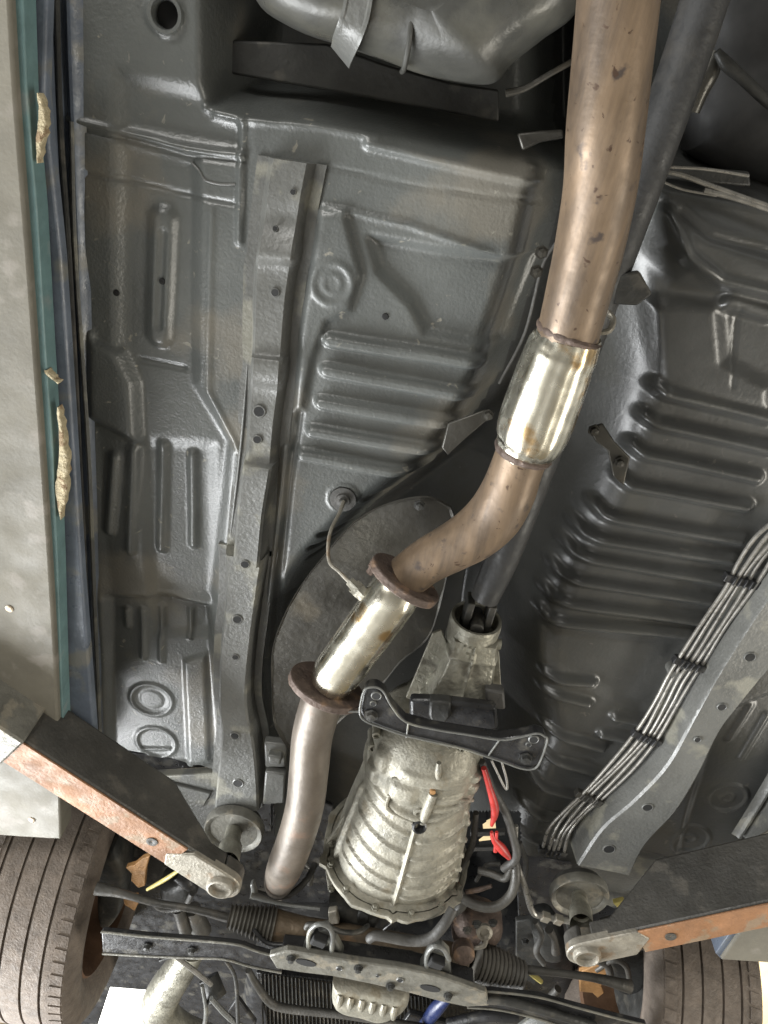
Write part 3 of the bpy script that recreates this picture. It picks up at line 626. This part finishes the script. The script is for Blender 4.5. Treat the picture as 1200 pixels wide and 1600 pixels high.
for a, b, s in ((588, 1088, 13), (583, 1100, 8), (834, 1156, 13), (826, 1164, 7)): hole_disc(a, b, 1.744, s, xm)
for a, b in ((580, 1117), (821, 1184)):
    mh = MB(); bolt(mh, P(a, b, 1.744), DN, .008); mh.build('bolt', 'dark', xm, smooth=False)
# inner face of gearbox tunnel left of the case: bracket stack
for l, z in (([(412, 1160), (448, 1164), (446, 1200), (414, 1200)], 1.915), ([(414, 1206), (446, 1210), (444, 1256), (410, 1258)], 1.905), ([(418, 1180), (440, 1184), (438, 1196), (420, 1194)], 1.90)):
    platepx('body_bracket', l, z, .02, 'rail', car, .004)
# ---------------------------------------------------------------- brake lines on the right
ctr = [(1232, 818), (1200, 852), (1172, 886), (1150, 922), (1118, 975), (1088, 1022), (1060, 1060), (1040, 1100), (1014, 1148), (975, 1192), (930, 1236), (898, 1270), (876, 1300), (862, 1334)]
cw = [P(a, b, 1.915) for a, b in ctr]
for k in range(5):
    pts = []
    for i, p in enumerate(cw):
        t = cw[min(i+1, len(cw)-1)]-cw[max(i-1, 0)]; s_ = np.cross(t, [0, 0, 1]); s_ /= np.linalg.norm(s_)
        fan = 1+.18*math.sin(i*1.7+k); pts.append(p+s_*(k-2)*.0104*fan+[0, 0, .002*math.sin(i*1.1+k*2)])
    V, Fc = tube_mesh(catmull(pts, 6), .0034, 10); obj('brake_line', V, Fc, 'line', car)
for i in (2.6, 5.4, 8.1, 10.3, 12.9):
    i0 = int(i); p = cw[i0]*(1-(i-i0))+cw[min(i0+1, len(cw)-1)]*(i-i0); t = cw[i0+1]-cw[i0]; t /= np.linalg.norm(t); s_ = np.cross(t, [0, 0, 1])
    mh = MB(); box(mh, p+[0, 0, .001], s_*.029, t*.007, np.array([0, 0, .006]))
    for k in range(4): box(mh, p+s_*(k-1.5)*.0095+[0, 0, -.004], s_*.0016, t*.008, np.array([0, 0, .005]))
    mh.build('line_clip', 'black' if i != 10.3 else 'armgrey', car, bevel=.001)
mh = MB(); lathe(mh, P(1055, 1052, 1.92), DN, [(-.02, .012), (.0, .012), (.006, .009), (.007, 0)], 16); mh.build('line_stud', 'rail', car)
tubepx('brake_line', [(806, 1290, 8, 1.84), (806, 1340, 8, 1.83), (820, 1385, 9, 1.82), (832, 1424, 10, 1.82), (850, 1432, 10, 1.82), (893, 1440, 10, 1.82)], 'line', car, 10)
for a, b in ((852, 1433), (872, 1437)):
    mh = MB(); box(mh, P(a, b, 1.818), (.008, .002, 0), (-.002, .008, 0), (0, 0, .007)); mh.build('line_union', 'armend', car, bevel=.001)
# ---------------------------------------------------------------- wheels
def wheel(cx, cy, cz, R, W, steer, lean=0):
    e = empty('wheel', (0, 0, 0), car)
    ax = np.array([math.cos(steer), math.sin(steer), lean]); ax /= np.linalg.norm(ax)
    u, v, n = frame_of(ax); c = np.array([cx, cy, cz]); h = W/2
    prof = [(-h*.80, R*.66), (-h*.96, R*.74), (-h*1.02, R*.84), (-h*.97, R*.93), (-h*.88, R*.978)]
    gr = (-.55, -.2, .17, .50); last = -.84
    tread = [(-.84, .985)]
    for g_ in gr: tread += [(g_-.024, .996), (g_-.018, .976), (g_+.018, .976), (g_+.024, .996)]
    tread += [(.84, .985)]
    prof += [(a*h, R*b) for a, b in tread]
    prof += [(h*.88, R*.978), (h*.97, R*.93), (h*1.02, R*.84), (h*.96, R*.74), (h*.80, R*.66)]
    mh = MB(); lathe(mh, c, n, prof, 128); ty = mh.build('tyre', 'tyre', e, auto=25)
    # cut sipes: raised tread blocks over the shoulders and ribs
    mh = MB(); NB = 72
    for k in range(NB):
        for a0, a1 in ((-.86, -.66), (.66, .86)):
            off = (.3 if abs(a0+a1) < .1 else 0)
            t0 = 2*math.pi*(k+off)/NB; t1 = t0+2*math.pi/NB*.80; V = []
            for rr in (R*.985, R*1.001):
                for aa, tt in ((a0, t0), (a1, t0+.012), (a1, t1+.012), (a0, t1)):
                    V.append(c+n*aa*h+(u*math.cos(tt)+v*math.sin(tt))*(rr if abs(aa) < .8 else rr-.0035))
            mh.add(V, [(4, 5, 6, 7), (0, 1, 5, 4), (1, 2, 6, 5), (2, 3, 7, 6), (3, 0, 4, 7)])
    mh.build('tread_blocks', 'tyre', e, smooth=False, kind='stuff')
    mh = MB(); lathe(mh, c, n, [(-h*.80, R*.69), (-h*.86, R*.665), (-h*.82, R*.63), (-h*.6, R*.60), (0, R*.56), (h*.6, R*.60), (h*.86, R*.66), (h*.8, R*.69)], 64); mh.build('rim', 'rim', e)
    mh = MB(); lathe(mh, c, n, [(-h*.3, 0), (-h*.3, R*.45), (-h*.2, R*.46), (h*.1, R*.46), (h*.1, 0)], 48); mh.build('brake_disc', 'dark', e)
    return e
wheel(-.545, 1.70, 2.00, .315, .235, .02)
wheel(.855, 1.71, 1.99, .315, .235, .02)
# ---------------------------------------------------------------- front suspension
sub = MB(); top = [(420, 1494), (448, 1486), (500, 1494), (560, 1504), (620, 1512), (680, 1524), (720, 1538), (760, 1552)]; bot = [(432, 1514), (470, 1520), (520, 1526), (580, 1538), (640, 1552), (690, 1566), (730, 1574), (765, 1572)]
subf = platepx('front_subframe', top+bot[::-1], 1.715, .014, 'padgrey', car, .003)
platepx('rear_flange', [(440, 1482), (520, 1490), (640, 1508), (740, 1536), (740, 1545), (640, 1518), (520, 1500), (440, 1492)], 1.735, .03, 'black', subf, .003)
for a, b, s in ((530, 1514, 8), (625, 1532, 9), (590, 1525, 5)): hole_disc(a, b, 1.714, s, subf)
for a, b in ((478, 1505), (672, 1545)):
    mh = MB(); pc = P(a, b, 1.7135); ax_ = P(a+10, b+2.4, 1.7135)-pc; ax_ /= np.linalg.norm(ax_); ay_ = np.cross([0, 0, 1], ax_)
    prism(mh, [pc+ax_*.020*math.cos(t)+ay_*.0095*math.sin(t) for t in np.linspace(0, 2*math.pi, 24, endpoint=False)], (0, 0, .002)); mh.build('slot', 'void', subf)
for pts in ([(470, 1492), (484, 1458), (510, 1452), (520, 1462), (540, 1500)], [(652, 1520), (672, 1484), (690, 1482), (702, 1494), (706, 1532)]):
    platepx('rack_bracket', pts, 1.735, .02, 'rail', subf, .003)
for pts in ([(482, 1480), (484, 1456), (497, 1444), (513, 1448), (520, 1462), (518, 1486)], [(666, 1515), (668, 1490), (680, 1478), (694, 1484), (702, 1500)]):
    tubepx('clamp_strap', [(a, b, 8, 1.728) for a, b in pts], 'rail', subf, 10)
    a, b = pts[2]; mh = MB(); box(mh, P(a+2, b+22, 1.73), (.014, .004, 0), (-.003, .010, 0), (0, 0, .012)); mh.build('rack_bush', 'void', subf, bevel=.003)
def arm_plate(name, t, b, z, mt, parent):
    o = platepx(name, t+b[::-1], z, .012, mt, parent, .003)
    for l in (t, b):
        V, Fc = tube_mesh(catmull([P(x, y, z-.001) for x, y in l], 5), .0024, 8); obj('pressed_edge', V, Fc, 'padgrey', o)
    return o
arm_plate('control_arm', [(158, 1456), (230, 1464), (310, 1470), (370, 1476), (400, 1486), (436, 1496)], [(160, 1490), (230, 1494), (300, 1497), (350, 1499), (390, 1510), (440, 1520)], 1.73, 'black', car)
arm_plate('control_arm', [(716, 1548), (770, 1550), (840, 1558), (900, 1574), (960, 1590), (1010, 1602)], [(730, 1574), (780, 1578), (840, 1592), (900, 1612), (960, 1630), (1010, 1640)], 1.73, 'black', car)
def bellows(name, a, b, r0, r1, n, z, mt, parent):
    pa, pb = P(*a, z), P(*b, z); ax_ = pb-pa; Lg = np.linalg.norm(ax_); ax_ /= Lg; prof = [(0, .004)]
    for k in range(n*4+1):
        t = k/(n*4); r = (r0+(r1-r0)*t)*depth(pa)/F; prof.append((t*Lg, r*(1+.11*math.cos(2*math.pi*k/4))))
    prof.append((Lg, .004)); mh = MB(); lathe(mh, pa, ax_, prof, 32); return mh.build(name, mt, parent, auto=60)
bl1 = bellows('steering_boot', (358, 1432), (428, 1446), 16, 28, 11, 1.79, 'boot', car)
tubepx('rack_housing', [(425, 1446, 50, 1.79), (450, 1450, 44, 1.79), (475, 1455, 42, 1.79), (500, 1458, 40, 1.80), (600, 1474, 38, 1.80), (690, 1490, 38, 1.80), (730, 1498, 38, 1.80)], mat('rusty_rack', (.14, .105, .07), .5, .3, .4, 14, .3, 160, (.25, .15, .08), 12, .55), car, 24)
bellows('steering_boot', (740, 1500), (814, 1524), 30, 20, 11, 1.79, 'boot', car)
tubepx('tie_rod', [(150, 1388, 20, 1.80), (190, 1396, 13, 1.80), (240, 1410, 11, 1.80), (300, 1420, 11, 1.80), (356, 1434, 14, 1.80)], 'armgrey', car, 12)
tubepx('tie_rod', [(814, 1514, 14, 1.80), (870, 1520, 11, 1.80), (930, 1528, 13, 1.80), (985, 1542, 20, 1.80)], 'armgrey', car, 12)
tubepx('anti_roll_bar', [(760, 1562, 12, 1.72), (800, 1566, 14, 1.72), (860, 1582, 14, 1.72), (930, 1604, 14, 1.72)], 'dark', car, 12)
# hoses and pipes round the gearbox
for nm, l, mt in (('coolant_hose', [(576, 1468, 14, 1.74), (590, 1462, 15, 1.74), (640, 1470, 16, 1.74), (672, 1466, 17, 1.74), (694, 1444, 17, 1.75), (708, 1420, 16, 1.77)], 'rubber'),
        ('fluid_pipe', [(478, 1450, 8, 1.745), (484, 1444, 8, 1.745), (512, 1448, 8, 1.745), (534, 1456, 8, 1.75), (560, 1456, 8, 1.76), (575, 1446, 8, 1.78)], 'dark'),
        ('coolant_hose', [(722, 1404, 14, 1.80), (748, 1416, 15, 1.79), (776, 1416, 15, 1.79), (798, 1398, 15, 1.80), (806, 1370, 15, 1.81), (804, 1340, 14, 1.83)], 'armgrey'),
        ('wiring_loom', [(752, 1190, 12, 1.83), (768, 1230, 13, 1.84), (790, 1270, 13, 1.84), (802, 1310, 14, 1.83), (806, 1340, 14, 1.82), (786, 1358, 12, 1.82)], 'rubber'),
        ('wiring_loom', [(768, 1188, 4, 1.80), (790, 1232, 4, 1.80), (792, 1220, 4, 1.80), (784, 1190, 4, 1.80)], 'line'),
        ('red_cable', [(756, 1200, 9, 1.82), (764, 1228, 10, 1.82), (772, 1256, 13, 1.82), (773, 1272, 12, 1.82), (768, 1290, 5, 1.82)], 'red'),
        ('red_cable', [(768, 1300, 5, 1.82), (772, 1312, 10, 1.82), (784, 1326, 15, 1.82), (796, 1340, 9, 1.82)], 'red'),
        ('red_cable', [(776, 1300, 5, 1.82), (774, 1330, 7, 1.82)], 'red'),
        ('red_cable', [(728, 1394, 7, 1.84), (748, 1390, 8, 1.84), (768, 1384, 6, 1.84)], 'flange'),
        ('knuckle_hose', [(748, 1360, 12, 1.84), (770, 1366, 12, 1.83), (790, 1372, 12, 1.82), (800, 1352, 13, 1.82)], 'armgrey'),
        ('fluid_pipe', [(392, 1398, 12, 1.80), (440, 1412, 6, 1.80), (500, 1420, 6, 1.80)], 'rail')):
    tubepx(nm, l, mt, car, 12)
blob('steering_pinion', [(706, 1440), (724, 1424), (756, 1428), (782, 1440), (784, 1460), (764, 1474), (730, 1478), (708, 1466)], 1.84, .05, .03, 'flange', car)
mh = MB(); lathe(mh, P(757, 1457, 1.80), (0, -.5, -1), [(-.006, .016), (.002, .016), (.004, .010), (-.002, .008), (-.002, 0)], 20); mh.build('lifting_eye', 'armend', car)
mh = MB(); lathe(mh, P(725, 1492, 1.765), (0, -.4, -1), [(-.02, .022), (.002, .021), (.004, .014), (.003, 0)], 20); mh.build('rack_cap', 'flange', car)
tubepx('small_hose', [(760, 1466, 7, 1.79), (756, 1478, 7, 1.79), (738, 1482, 6, 1.79)], 'armend', car, 8)
# sump and engine bits
sump = blob('oil_sump', [(520, 1532), (560, 1536), (600, 1544), (636, 1552), (634, 1572), (600, 1590), (560, 1582), (522, 1568)], 1.80, .06, .02, 'ali', car)
for k in range(6):
    x0 = 530+k*17; y0 = 1554+k*3.6
    tubepx('cooling_fin', [(x0+2, y0, 9, 1.782), (x0, y0+10, 11, 1.778), (x0-1, y0+18, 9, 1.79)], 'ali', sump, 10)
blob('flywheel_cover', [(514, 1408), (540, 1412), (590, 1430), (584, 1446), (556, 1446), (520, 1430)], 1.84, .05, .02, 'dark', car)
blob('engine_block', [(430, 1400), (520, 1400), (640, 1440), (740, 1440), (840, 1440), (900, 1500), (860, 1620), (420, 1600), (400, 1460)], 2.10, .25, .06, 'black', car)
tubepx('charge_pipe', [(300, 1480, 44, 1.90), (282, 1512, 50, 1.90), (262, 1542, 54, 1.90), (250, 1568, 56, 1.90), (256, 1592, 56, 1.90), (280, 1612, 54, 1.90), (320, 1630, 54, 1.90)], 'ali2', car, 24)
mh = MB(); lathe(mh, P(338, 1560, 1.88), P(330, 1538, 1.90)-P(338, 1560, 1.88), [(-.0, 0), (0, .026), (.05, .024), (.052, 0)], 24); mh.build('drier_bottle', 'dark', car)
tubepx('stay_rod', [(274, 1494, 7, 1.82), (300, 1514, 8, 1.83), (330, 1538, 8, 1.84)], 'line', car, 8)
tubepx('radiator_frame', [(388, 1516, 10, 1.88), (402, 1540, 12, 1.88), (422, 1566, 13, 1.88), (450, 1576, 13, 1.88), (540, 1586, 12, 1.88), (640, 1602, 12, 1.88), (760, 1622, 12, 1.88)], 'armgrey', car, 12)
rad = platepx('radiator', [(400, 1520), (760, 1560), (760, 1640), (420, 1620)], 1.96, .03, 'black', car)
mh = MB()
for k in range(60):
    x0 = 408+k*6; a, b = P(x0, 1518+k*.9, 1.954), P(x0+4, 1622, 1.954); d = (b-a)/2; box(mh, (a+b)/2, (.0012, 0, 0), d, (0, 0, .004))
mh.build('radiator_fins', 'dark', rad, smooth=False, kind='stuff')
tubepx('blue_hose', [(700, 1560, 14, 1.90), (684, 1574, 22, 1.90), (668, 1594, 20, 1.90), (655, 1612, 18, 1.90)], 'bluep', car, 12)
tubepx('tow_strap', [(330, 1560, 8, 1.84), (352, 1584, 9, 1.84), (372, 1600, 9, 1.84), (400, 1612, 9, 1.84)], 'rail', car, 8)
tubepx('tow_strap', [(316, 1540, 6, 1.86), (322, 1580, 7, 1.86), (318, 1612, 7, 1.86)], 'rail', car, 8)
tubepx('lower_bar', [(800, 1620, 20, 1.80), (850, 1590, 22, 1.80), (900, 1596, 20, 1.80)], 'rail', car, 10)
# inner wings: the dark sheet behind the front suspension
platepx('inner_wing', [(120, 1195), (160, 1180), (420, 1215), (520, 1260), (520, 1640), (225, 1640), (244, 1549), (172, 1543), (140, 1640), (40, 1640), (60, 1480), (120, 1300)], 2.08, .012, 'black', car)
platepx('footwell_panel', [(96, 1150), (150, 1168), (345, 1195), (425, 1200), (425, 1300), (100, 1300)], 2.03, .01, 'black', car)
platepx('inner_wing', [(805, 1330), (880, 1345), (990, 1355), (1140, 1364), (1160, 1420), (1100, 1520), (1100, 1650), (815, 1650), (812, 1480)], 2.08, .012, 'black', car)
platepx('footwell_panel', [(345, 1208), (410, 1215), (412, 1262), (320, 1300), (210, 1215)], 1.962, .02, 'rail', car)
platepx('footwell_panel', [(905, 1352), (985, 1335), (1120, 1366), (1110, 1396), (960, 1420), (915, 1400)], 1.95, .02, 'rail', car)
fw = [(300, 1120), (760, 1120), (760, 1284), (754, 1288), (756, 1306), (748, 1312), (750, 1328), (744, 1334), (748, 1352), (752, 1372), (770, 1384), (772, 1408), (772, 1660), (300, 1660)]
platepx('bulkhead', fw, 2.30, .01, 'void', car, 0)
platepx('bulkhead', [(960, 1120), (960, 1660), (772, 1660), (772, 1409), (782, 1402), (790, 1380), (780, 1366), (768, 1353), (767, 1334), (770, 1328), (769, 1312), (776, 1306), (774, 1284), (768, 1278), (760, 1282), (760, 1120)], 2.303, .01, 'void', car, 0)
for a, b in ((1308, 1303), (1331, 1327)): platepx('loom_strip', [(735, a), (790, a-2), (790, b-4), (735, b-2)], 2.0, .01, 'rubber', car, .002)
# orange splash plates and strut parts
def zig(name, px, z, mt): return platepx(name, px, z, .012, mt, car, .002, smooth=False)
zig('splash_plate', [(196, 1356), (210, 1352), (222, 1342), (234, 1338), (228, 1360), (226, 1385), (216, 1388), (204, 1376), (206, 1366)], 1.86, 'orange')
zig('splash_plate', [(192, 1404), (214, 1402), (216, 1412), (210, 1424), (194, 1414)], 1.86, 'orange')
zig('splash_plate', [(906, 1520), (942, 1504), (952, 1512), (940, 1540), (944, 1552), (934, 1560), (926, 1552), (906, 1550)], 1.86, 'orange')
zig('splash_plate', [(958, 1412), (976, 1408), (974, 1416), (966, 1420)], 1.93, 'yellow')
tubepx('yellow_strap', [(282, 1358, 5, 1.80), (258, 1374, 7, 1.80), (230, 1390, 5, 1.80)], 'yellow', car, 8)
tubepx('yellow_strap', [(824, 1516, 8, 1.80), (834, 1524, 9, 1.80), (846, 1534, 7, 1.80)], 'yellow', car, 8)
for l in ([(278, 1420, 18, 1.88), (284, 1438, 18, 1.88), (290, 1456, 20, 1.88)], [(300, 1420, 26, 1.90), (308, 1440, 30, 1.90), (316, 1456, 30, 1.90)], [(858, 1452, 14, 1.86), (866, 1468, 10, 1.86), (868, 1488, 14, 1.86)], [(930, 1500, 10, 1.86), (948, 1508, 12, 1.86), (954, 1524, 12, 1.86)], [(872, 1545, 12, 1.86), (860, 1560, 14, 1.86), (848, 1574, 14, 1.86)]):
    tubepx('damper_rod', l, 'armgrey', car, 12)
for l in ([(250, 1380), (290, 1366), (310, 1380), (300, 1402), (256, 1404)], [(830, 1450), (860, 1446), (884, 1470), (876, 1496), (842, 1490)], [(940, 1470), (990, 1462), (1010, 1500), (1000, 1540), (960, 1540)], [(150, 1330), (180, 1320), (200, 1360), (190, 1420), (160, 1440)]):
    blob('knuckle', l, 1.93, .06, .02, 'dark', car)
for nm, l, mt in (
  ('vacuum_hose', [(392, 1392, 9, 1.84), (420, 1400, 10, 1.84), (452, 1398, 10, 1.84), (478, 1376, 10, 1.86), (492, 1350, 10, 1.9)], 'rubber'),
  ('vacuum_hose', [(470, 1346, 8, 1.92), (486, 1362, 8, 1.90), (484, 1384, 8, 1.88)], 'line'),
  ('fluid_pipe', [(620, 1420, 5, 1.80), (618, 1436, 5, 1.80), (600, 1452, 5, 1.80)], 'black'),
  ('fluid_pipe', [(396, 1452, 6, 1.76), (420, 1474, 7, 1.75), (470, 1476, 7, 1.75)], 'black'),
  ('brake_hose', [(836, 1440, 9, 1.86), (846, 1460, 10, 1.86), (838, 1486, 10, 1.86), (850, 1506, 9, 1.86)], 'rubber'),
  ('brake_hose', [(236, 1404, 8, 1.86), (252, 1420, 9, 1.86), (286, 1418, 9, 1.86), (300, 1396, 9, 1.86)], 'rubber'),
  ('brake_hose', [(932, 1516, 8, 1.86), (958, 1500, 9, 1.86), (978, 1510, 9, 1.86), (984, 1536, 8, 1.86)], 'armgrey'),
  ('wiring_loom', [(812, 1316, 8, 1.88), (822, 1350, 9, 1.88), (818, 1390, 9, 1.88), (830, 1410, 9, 1.88)], 'rubber'),
  ('wiring_loom', [(700, 1380, 10, 1.86), (716, 1360, 11, 1.86), (738, 1320, 10, 1.86), (744, 1270, 9, 1.86)], 'rubber'),
  ('wiring_loom', [(716, 1392, 16, 1.83), (722, 1412, 17, 1.83), (706, 1428, 15, 1.83)], 'armgrey'),
  ('wiring_loom', [(744, 1376, 6, 1.86), (760, 1352, 7, 1.86), (782, 1350, 7, 1.86)], 'rubber'),
  ('heater_pipe', [(530, 1428, 24, 1.86), (552, 1440, 26, 1.86), (566, 1452, 22, 1.86)], 'ali2'),
  ('bump_stop', [(276, 1366, 20, 1.92), (290, 1374, 26, 1.92), (300, 1384, 20, 1.92)], 'black'),
  ('stay_rod', [(352, 1500, 5, 1.80), (368, 1530, 6, 1.82), (372, 1600, 6, 1.84)], 'dark'),
  ('stay_rod', [(250, 1500, 6, 1.86), (272, 1494, 7, 1.86), (320, 1492, 6, 1.86)], 'dark'),
  ('lower_bar', [(700, 1600, 16, 1.86), (760, 1588, 18, 1.86), (810, 1590, 18, 1.86)], 'black')):
    tubepx(nm, l, mt, car, 12)
for l, z, mt, nm in (([(370, 1560), (400, 1600), (392, 1640), (352, 1640), (356, 1580)], 1.92, 'black', 'under_tray'), ([(512, 1426), (526, 1424), (530, 1444), (514, 1446)], 1.80, 'armend', 'hose_bracket'),
  ([(806, 1440), (834, 1436), (850, 1500), (836, 1540), (806, 1520)], 1.95, 'dark', 'strut_bracket'), ([(884, 1442), (900, 1440), (916, 1470), (908, 1500), (890, 1490)], 1.93, 'dark', 'strut_bracket'),
  ([(390, 1384), (396, 1382), (402, 1404), (394, 1406)], 1.80, 'rail', 'hose_bracket'), ([(560, 1424), (578, 1430), (574, 1450), (556, 1446)], 1.82, 'dark', 'hose_bracket'),
  ([(206, 1210), (330, 1240), (318, 1262), (280, 1262)], 1.955, 'rail', 'footwell_brace'), ([(640, 1584), (700, 1600), (690, 1640), (600, 1640)], 1.90, 'black', 'under_tray')):
    platepx(nm, l, z, .014, mt, car, .003)
for a, b, z in ((455, 1497, 1.713), (560, 1512, 1.713), (610, 1540, 1.713), (700, 1555, 1.713), (230, 1478, 1.728), (300, 1484, 1.728), (800, 1564, 1.728), (868, 1582, 1.728), (920, 1426, 1.9), (820, 1470, 1.94), (838, 1520, 1.94), (730, 1452, 1.80), (770, 1440, 1.80), (745, 1442, 1.79)):
    mh = MB(); bolt(mh, P(a, b, z), DN, .0065, .008); mh.build('bolt', 'dark', car, smooth=False)
# ================================================================== lift arms
def lift_arm(lab, pad, end, far, wbot, zb, hgt, pstem, rust):
    zb = zb
    """end/far: centre line of the bottom face in the photo"""
    e = empty('lift_arm', (0, 0, 0), label=lab, category='lift arm', group='swing arms of the lift')
    a = P(*end, zb); b = P(*far, zb); ax_ = b-a; Lg = np.linalg.norm(ax_); ax_ /= Lg; sd = np.cross([0, 0, 1.], ax_); up = np.array([0, 0, 1.])
    hw = wbot/2
    s0 = 0.; mh = MB(); pts = [a+ax_*Lg-sd*hw, a+ax_*Lg+sd*hw, a+ax_*.02+sd*hw]
    for t in np.linspace(math.pi/2, 3*math.pi/2, 16): pts.append(a+ax_*math.cos(t)*hw*1.12+sd*math.sin(t)*hw)
    mh = MB(); prism(mh, pts[2:]+[], up*.034)
    side_ = [a+ax_*.021+up*0, a+ax_*Lg, a+ax_*Lg+up*hgt, a+ax_*.17+up*hgt, a+ax_*.06+up*.034, a+ax_*.021+up*.034]
    prism(mh, [p-sd*hw for p in side_], sd*2*hw); mh.build('arm_tube', 'armgrey', e, bevel=.004)
    mh = MB(); prism(mh, [a+ax_*.10-sd*hw*.95-up*.004, a+ax_*Lg-sd*hw*.95-up*.004, a+ax_*Lg+sd*hw*.95-up*.004, a+ax_*.10+sd*hw*.95-up*.004], up*.0035); mh.build('bottom_plate', 'rust', e, bevel=.001)
    hi = hw; pts = [a+ax_*.105-sd*hw*.99, a+ax_*.12-sd*hw*.2, a+ax_*.085+sd*hw*.99]
    for t in np.linspace(math.pi/2, 3*math.pi/2, 16): pts.append(a+ax_*math.cos(t)*hw*1.13+sd*math.sin(t)*hw*1.01)
    mh = MB(); prism(mh, [p-up*.0055 for p in pts], up*.018); mh.build('arm_end', 'armend', e, bevel=.003)
    L2 = Lg*.70; mh = MB()
    if far[0] < 0:
        prism(mh, [a+ax_*L2-sd*hw*1.25-up*.010, a+ax_*Lg-sd*hw*1.25-up*.010, a+ax_*Lg+sd*hw*1.25-up*.010, a+ax_*L2+sd*hw*1.25-up*.010], up*(hgt+.02)); mh.build('outer_sleeve', 'padgrey', e, bevel=.004)
    c = a; mh = MB(); lathe(mh, c, (0, 0, -1), [(-.03, hi*.80), (.010, hi*.78), (.014, hi*.72), (.015, hi*.62), (.010, hi*.56), (-.006, hi*.52), (-.006, 0)], 40); mh.build('boss_ring', 'armend', e)
    mh = MB(); lathe(mh, a+ax_*.155-up*.0046, (0, 0, -1), [(-.002, .010), (.001, .010), (.0015, .006), (-.001, 0)], 20); mh.build('bolt_hole', 'armgrey', e)
    top = P(*pad, PAN-.062)
    mh = MB(); base_ = c+up*(hgt*.4); d = top-base_; lathe(mh, base_, d, [(0, .022), (np.linalg.norm(d)*.45, .022), (np.linalg.norm(d)*.47, .017), (np.linalg.norm(d), .016)], 24); mh.build('lift_screw', 'ali2', e)
    R_ = pstem; mh = MB(); lathe(mh, top, (0, 0, 1), [(-.002, 0), (-.004, R_*.80), (-.008, R_*.86), (-.010, R_*.96), (-.006, R_), (.010, R_), (.012, R_*.9), (.012, 0)], 48); pd = mh.build('lift_pad', 'padgrey', e)
    mh = MB(); lathe(mh, top, (0, 0, 1), [(.0125, 0), (.0125, R_*.88), (.026, R_*.84), (.028, 0)], 40); mh.build('rubber_pad', 'rubber', e)
    return e
lift_arm('rusty dark swing arm reaching in from the left edge above the left tyre', (366, 1296), (346, 1380), (-140, 1070), .066, 1.735, .100, .060, 'rust')
lift_arm('rusty dark swing arm reaching in from the right edge above the right tyre', (905, 1398), (916, 1487), (1330, 1400), .066, 1.735, .125, .060, 'rust')
# ================================================================== the room behind: ceiling with roof lights
def plane(name, pts, mt, **k):
    o = obj(name, pts, [(0, 1, 2, 3)], mt, smooth=False)
    for a, b in k.items(): o[a] = b
    return o
plane('ceiling', [(-14, 2.0, 4.4), (14, 2.0, 4.4), (14, 18, 4.4), (-14, 18, 4.4)], 'cream', kind='structure')
area('ceiling_wash', (2.5, 6, 3.2), (2.5, 6.5, 4.4), 3, 3, 120, (1, .93, .75))
def rl(name, px, lab):
    q = [P(a, b, 4.37) for a, b in px]; mh = MB(); prism(mh, q, (0, 0, .02)); o = mh.build(name, 'sky', None, smooth=False); o['label'] = lab; o['category'] = 'roof light'; return o
rl('roof_light', [(170, 1530), (245, 1545), (225, 1660), (130, 1640)], 'glowing white roof light seen between the left tyre and the bent silver pipe')
rl('roof_light', [(-60, 1300), (60, 1312), (40, 1420), (-60, 1420)], 'glowing white roof light at the left edge beside the skirt end')

fl = plane('floor', [(-9, -8, 0), (9, -8, 0), (9, 9, 0), (-9, 9, 0)], mat('concrete_floor', (.30, .29, .27), .7, 0, .2, 2, .1, 40), kind='structure')
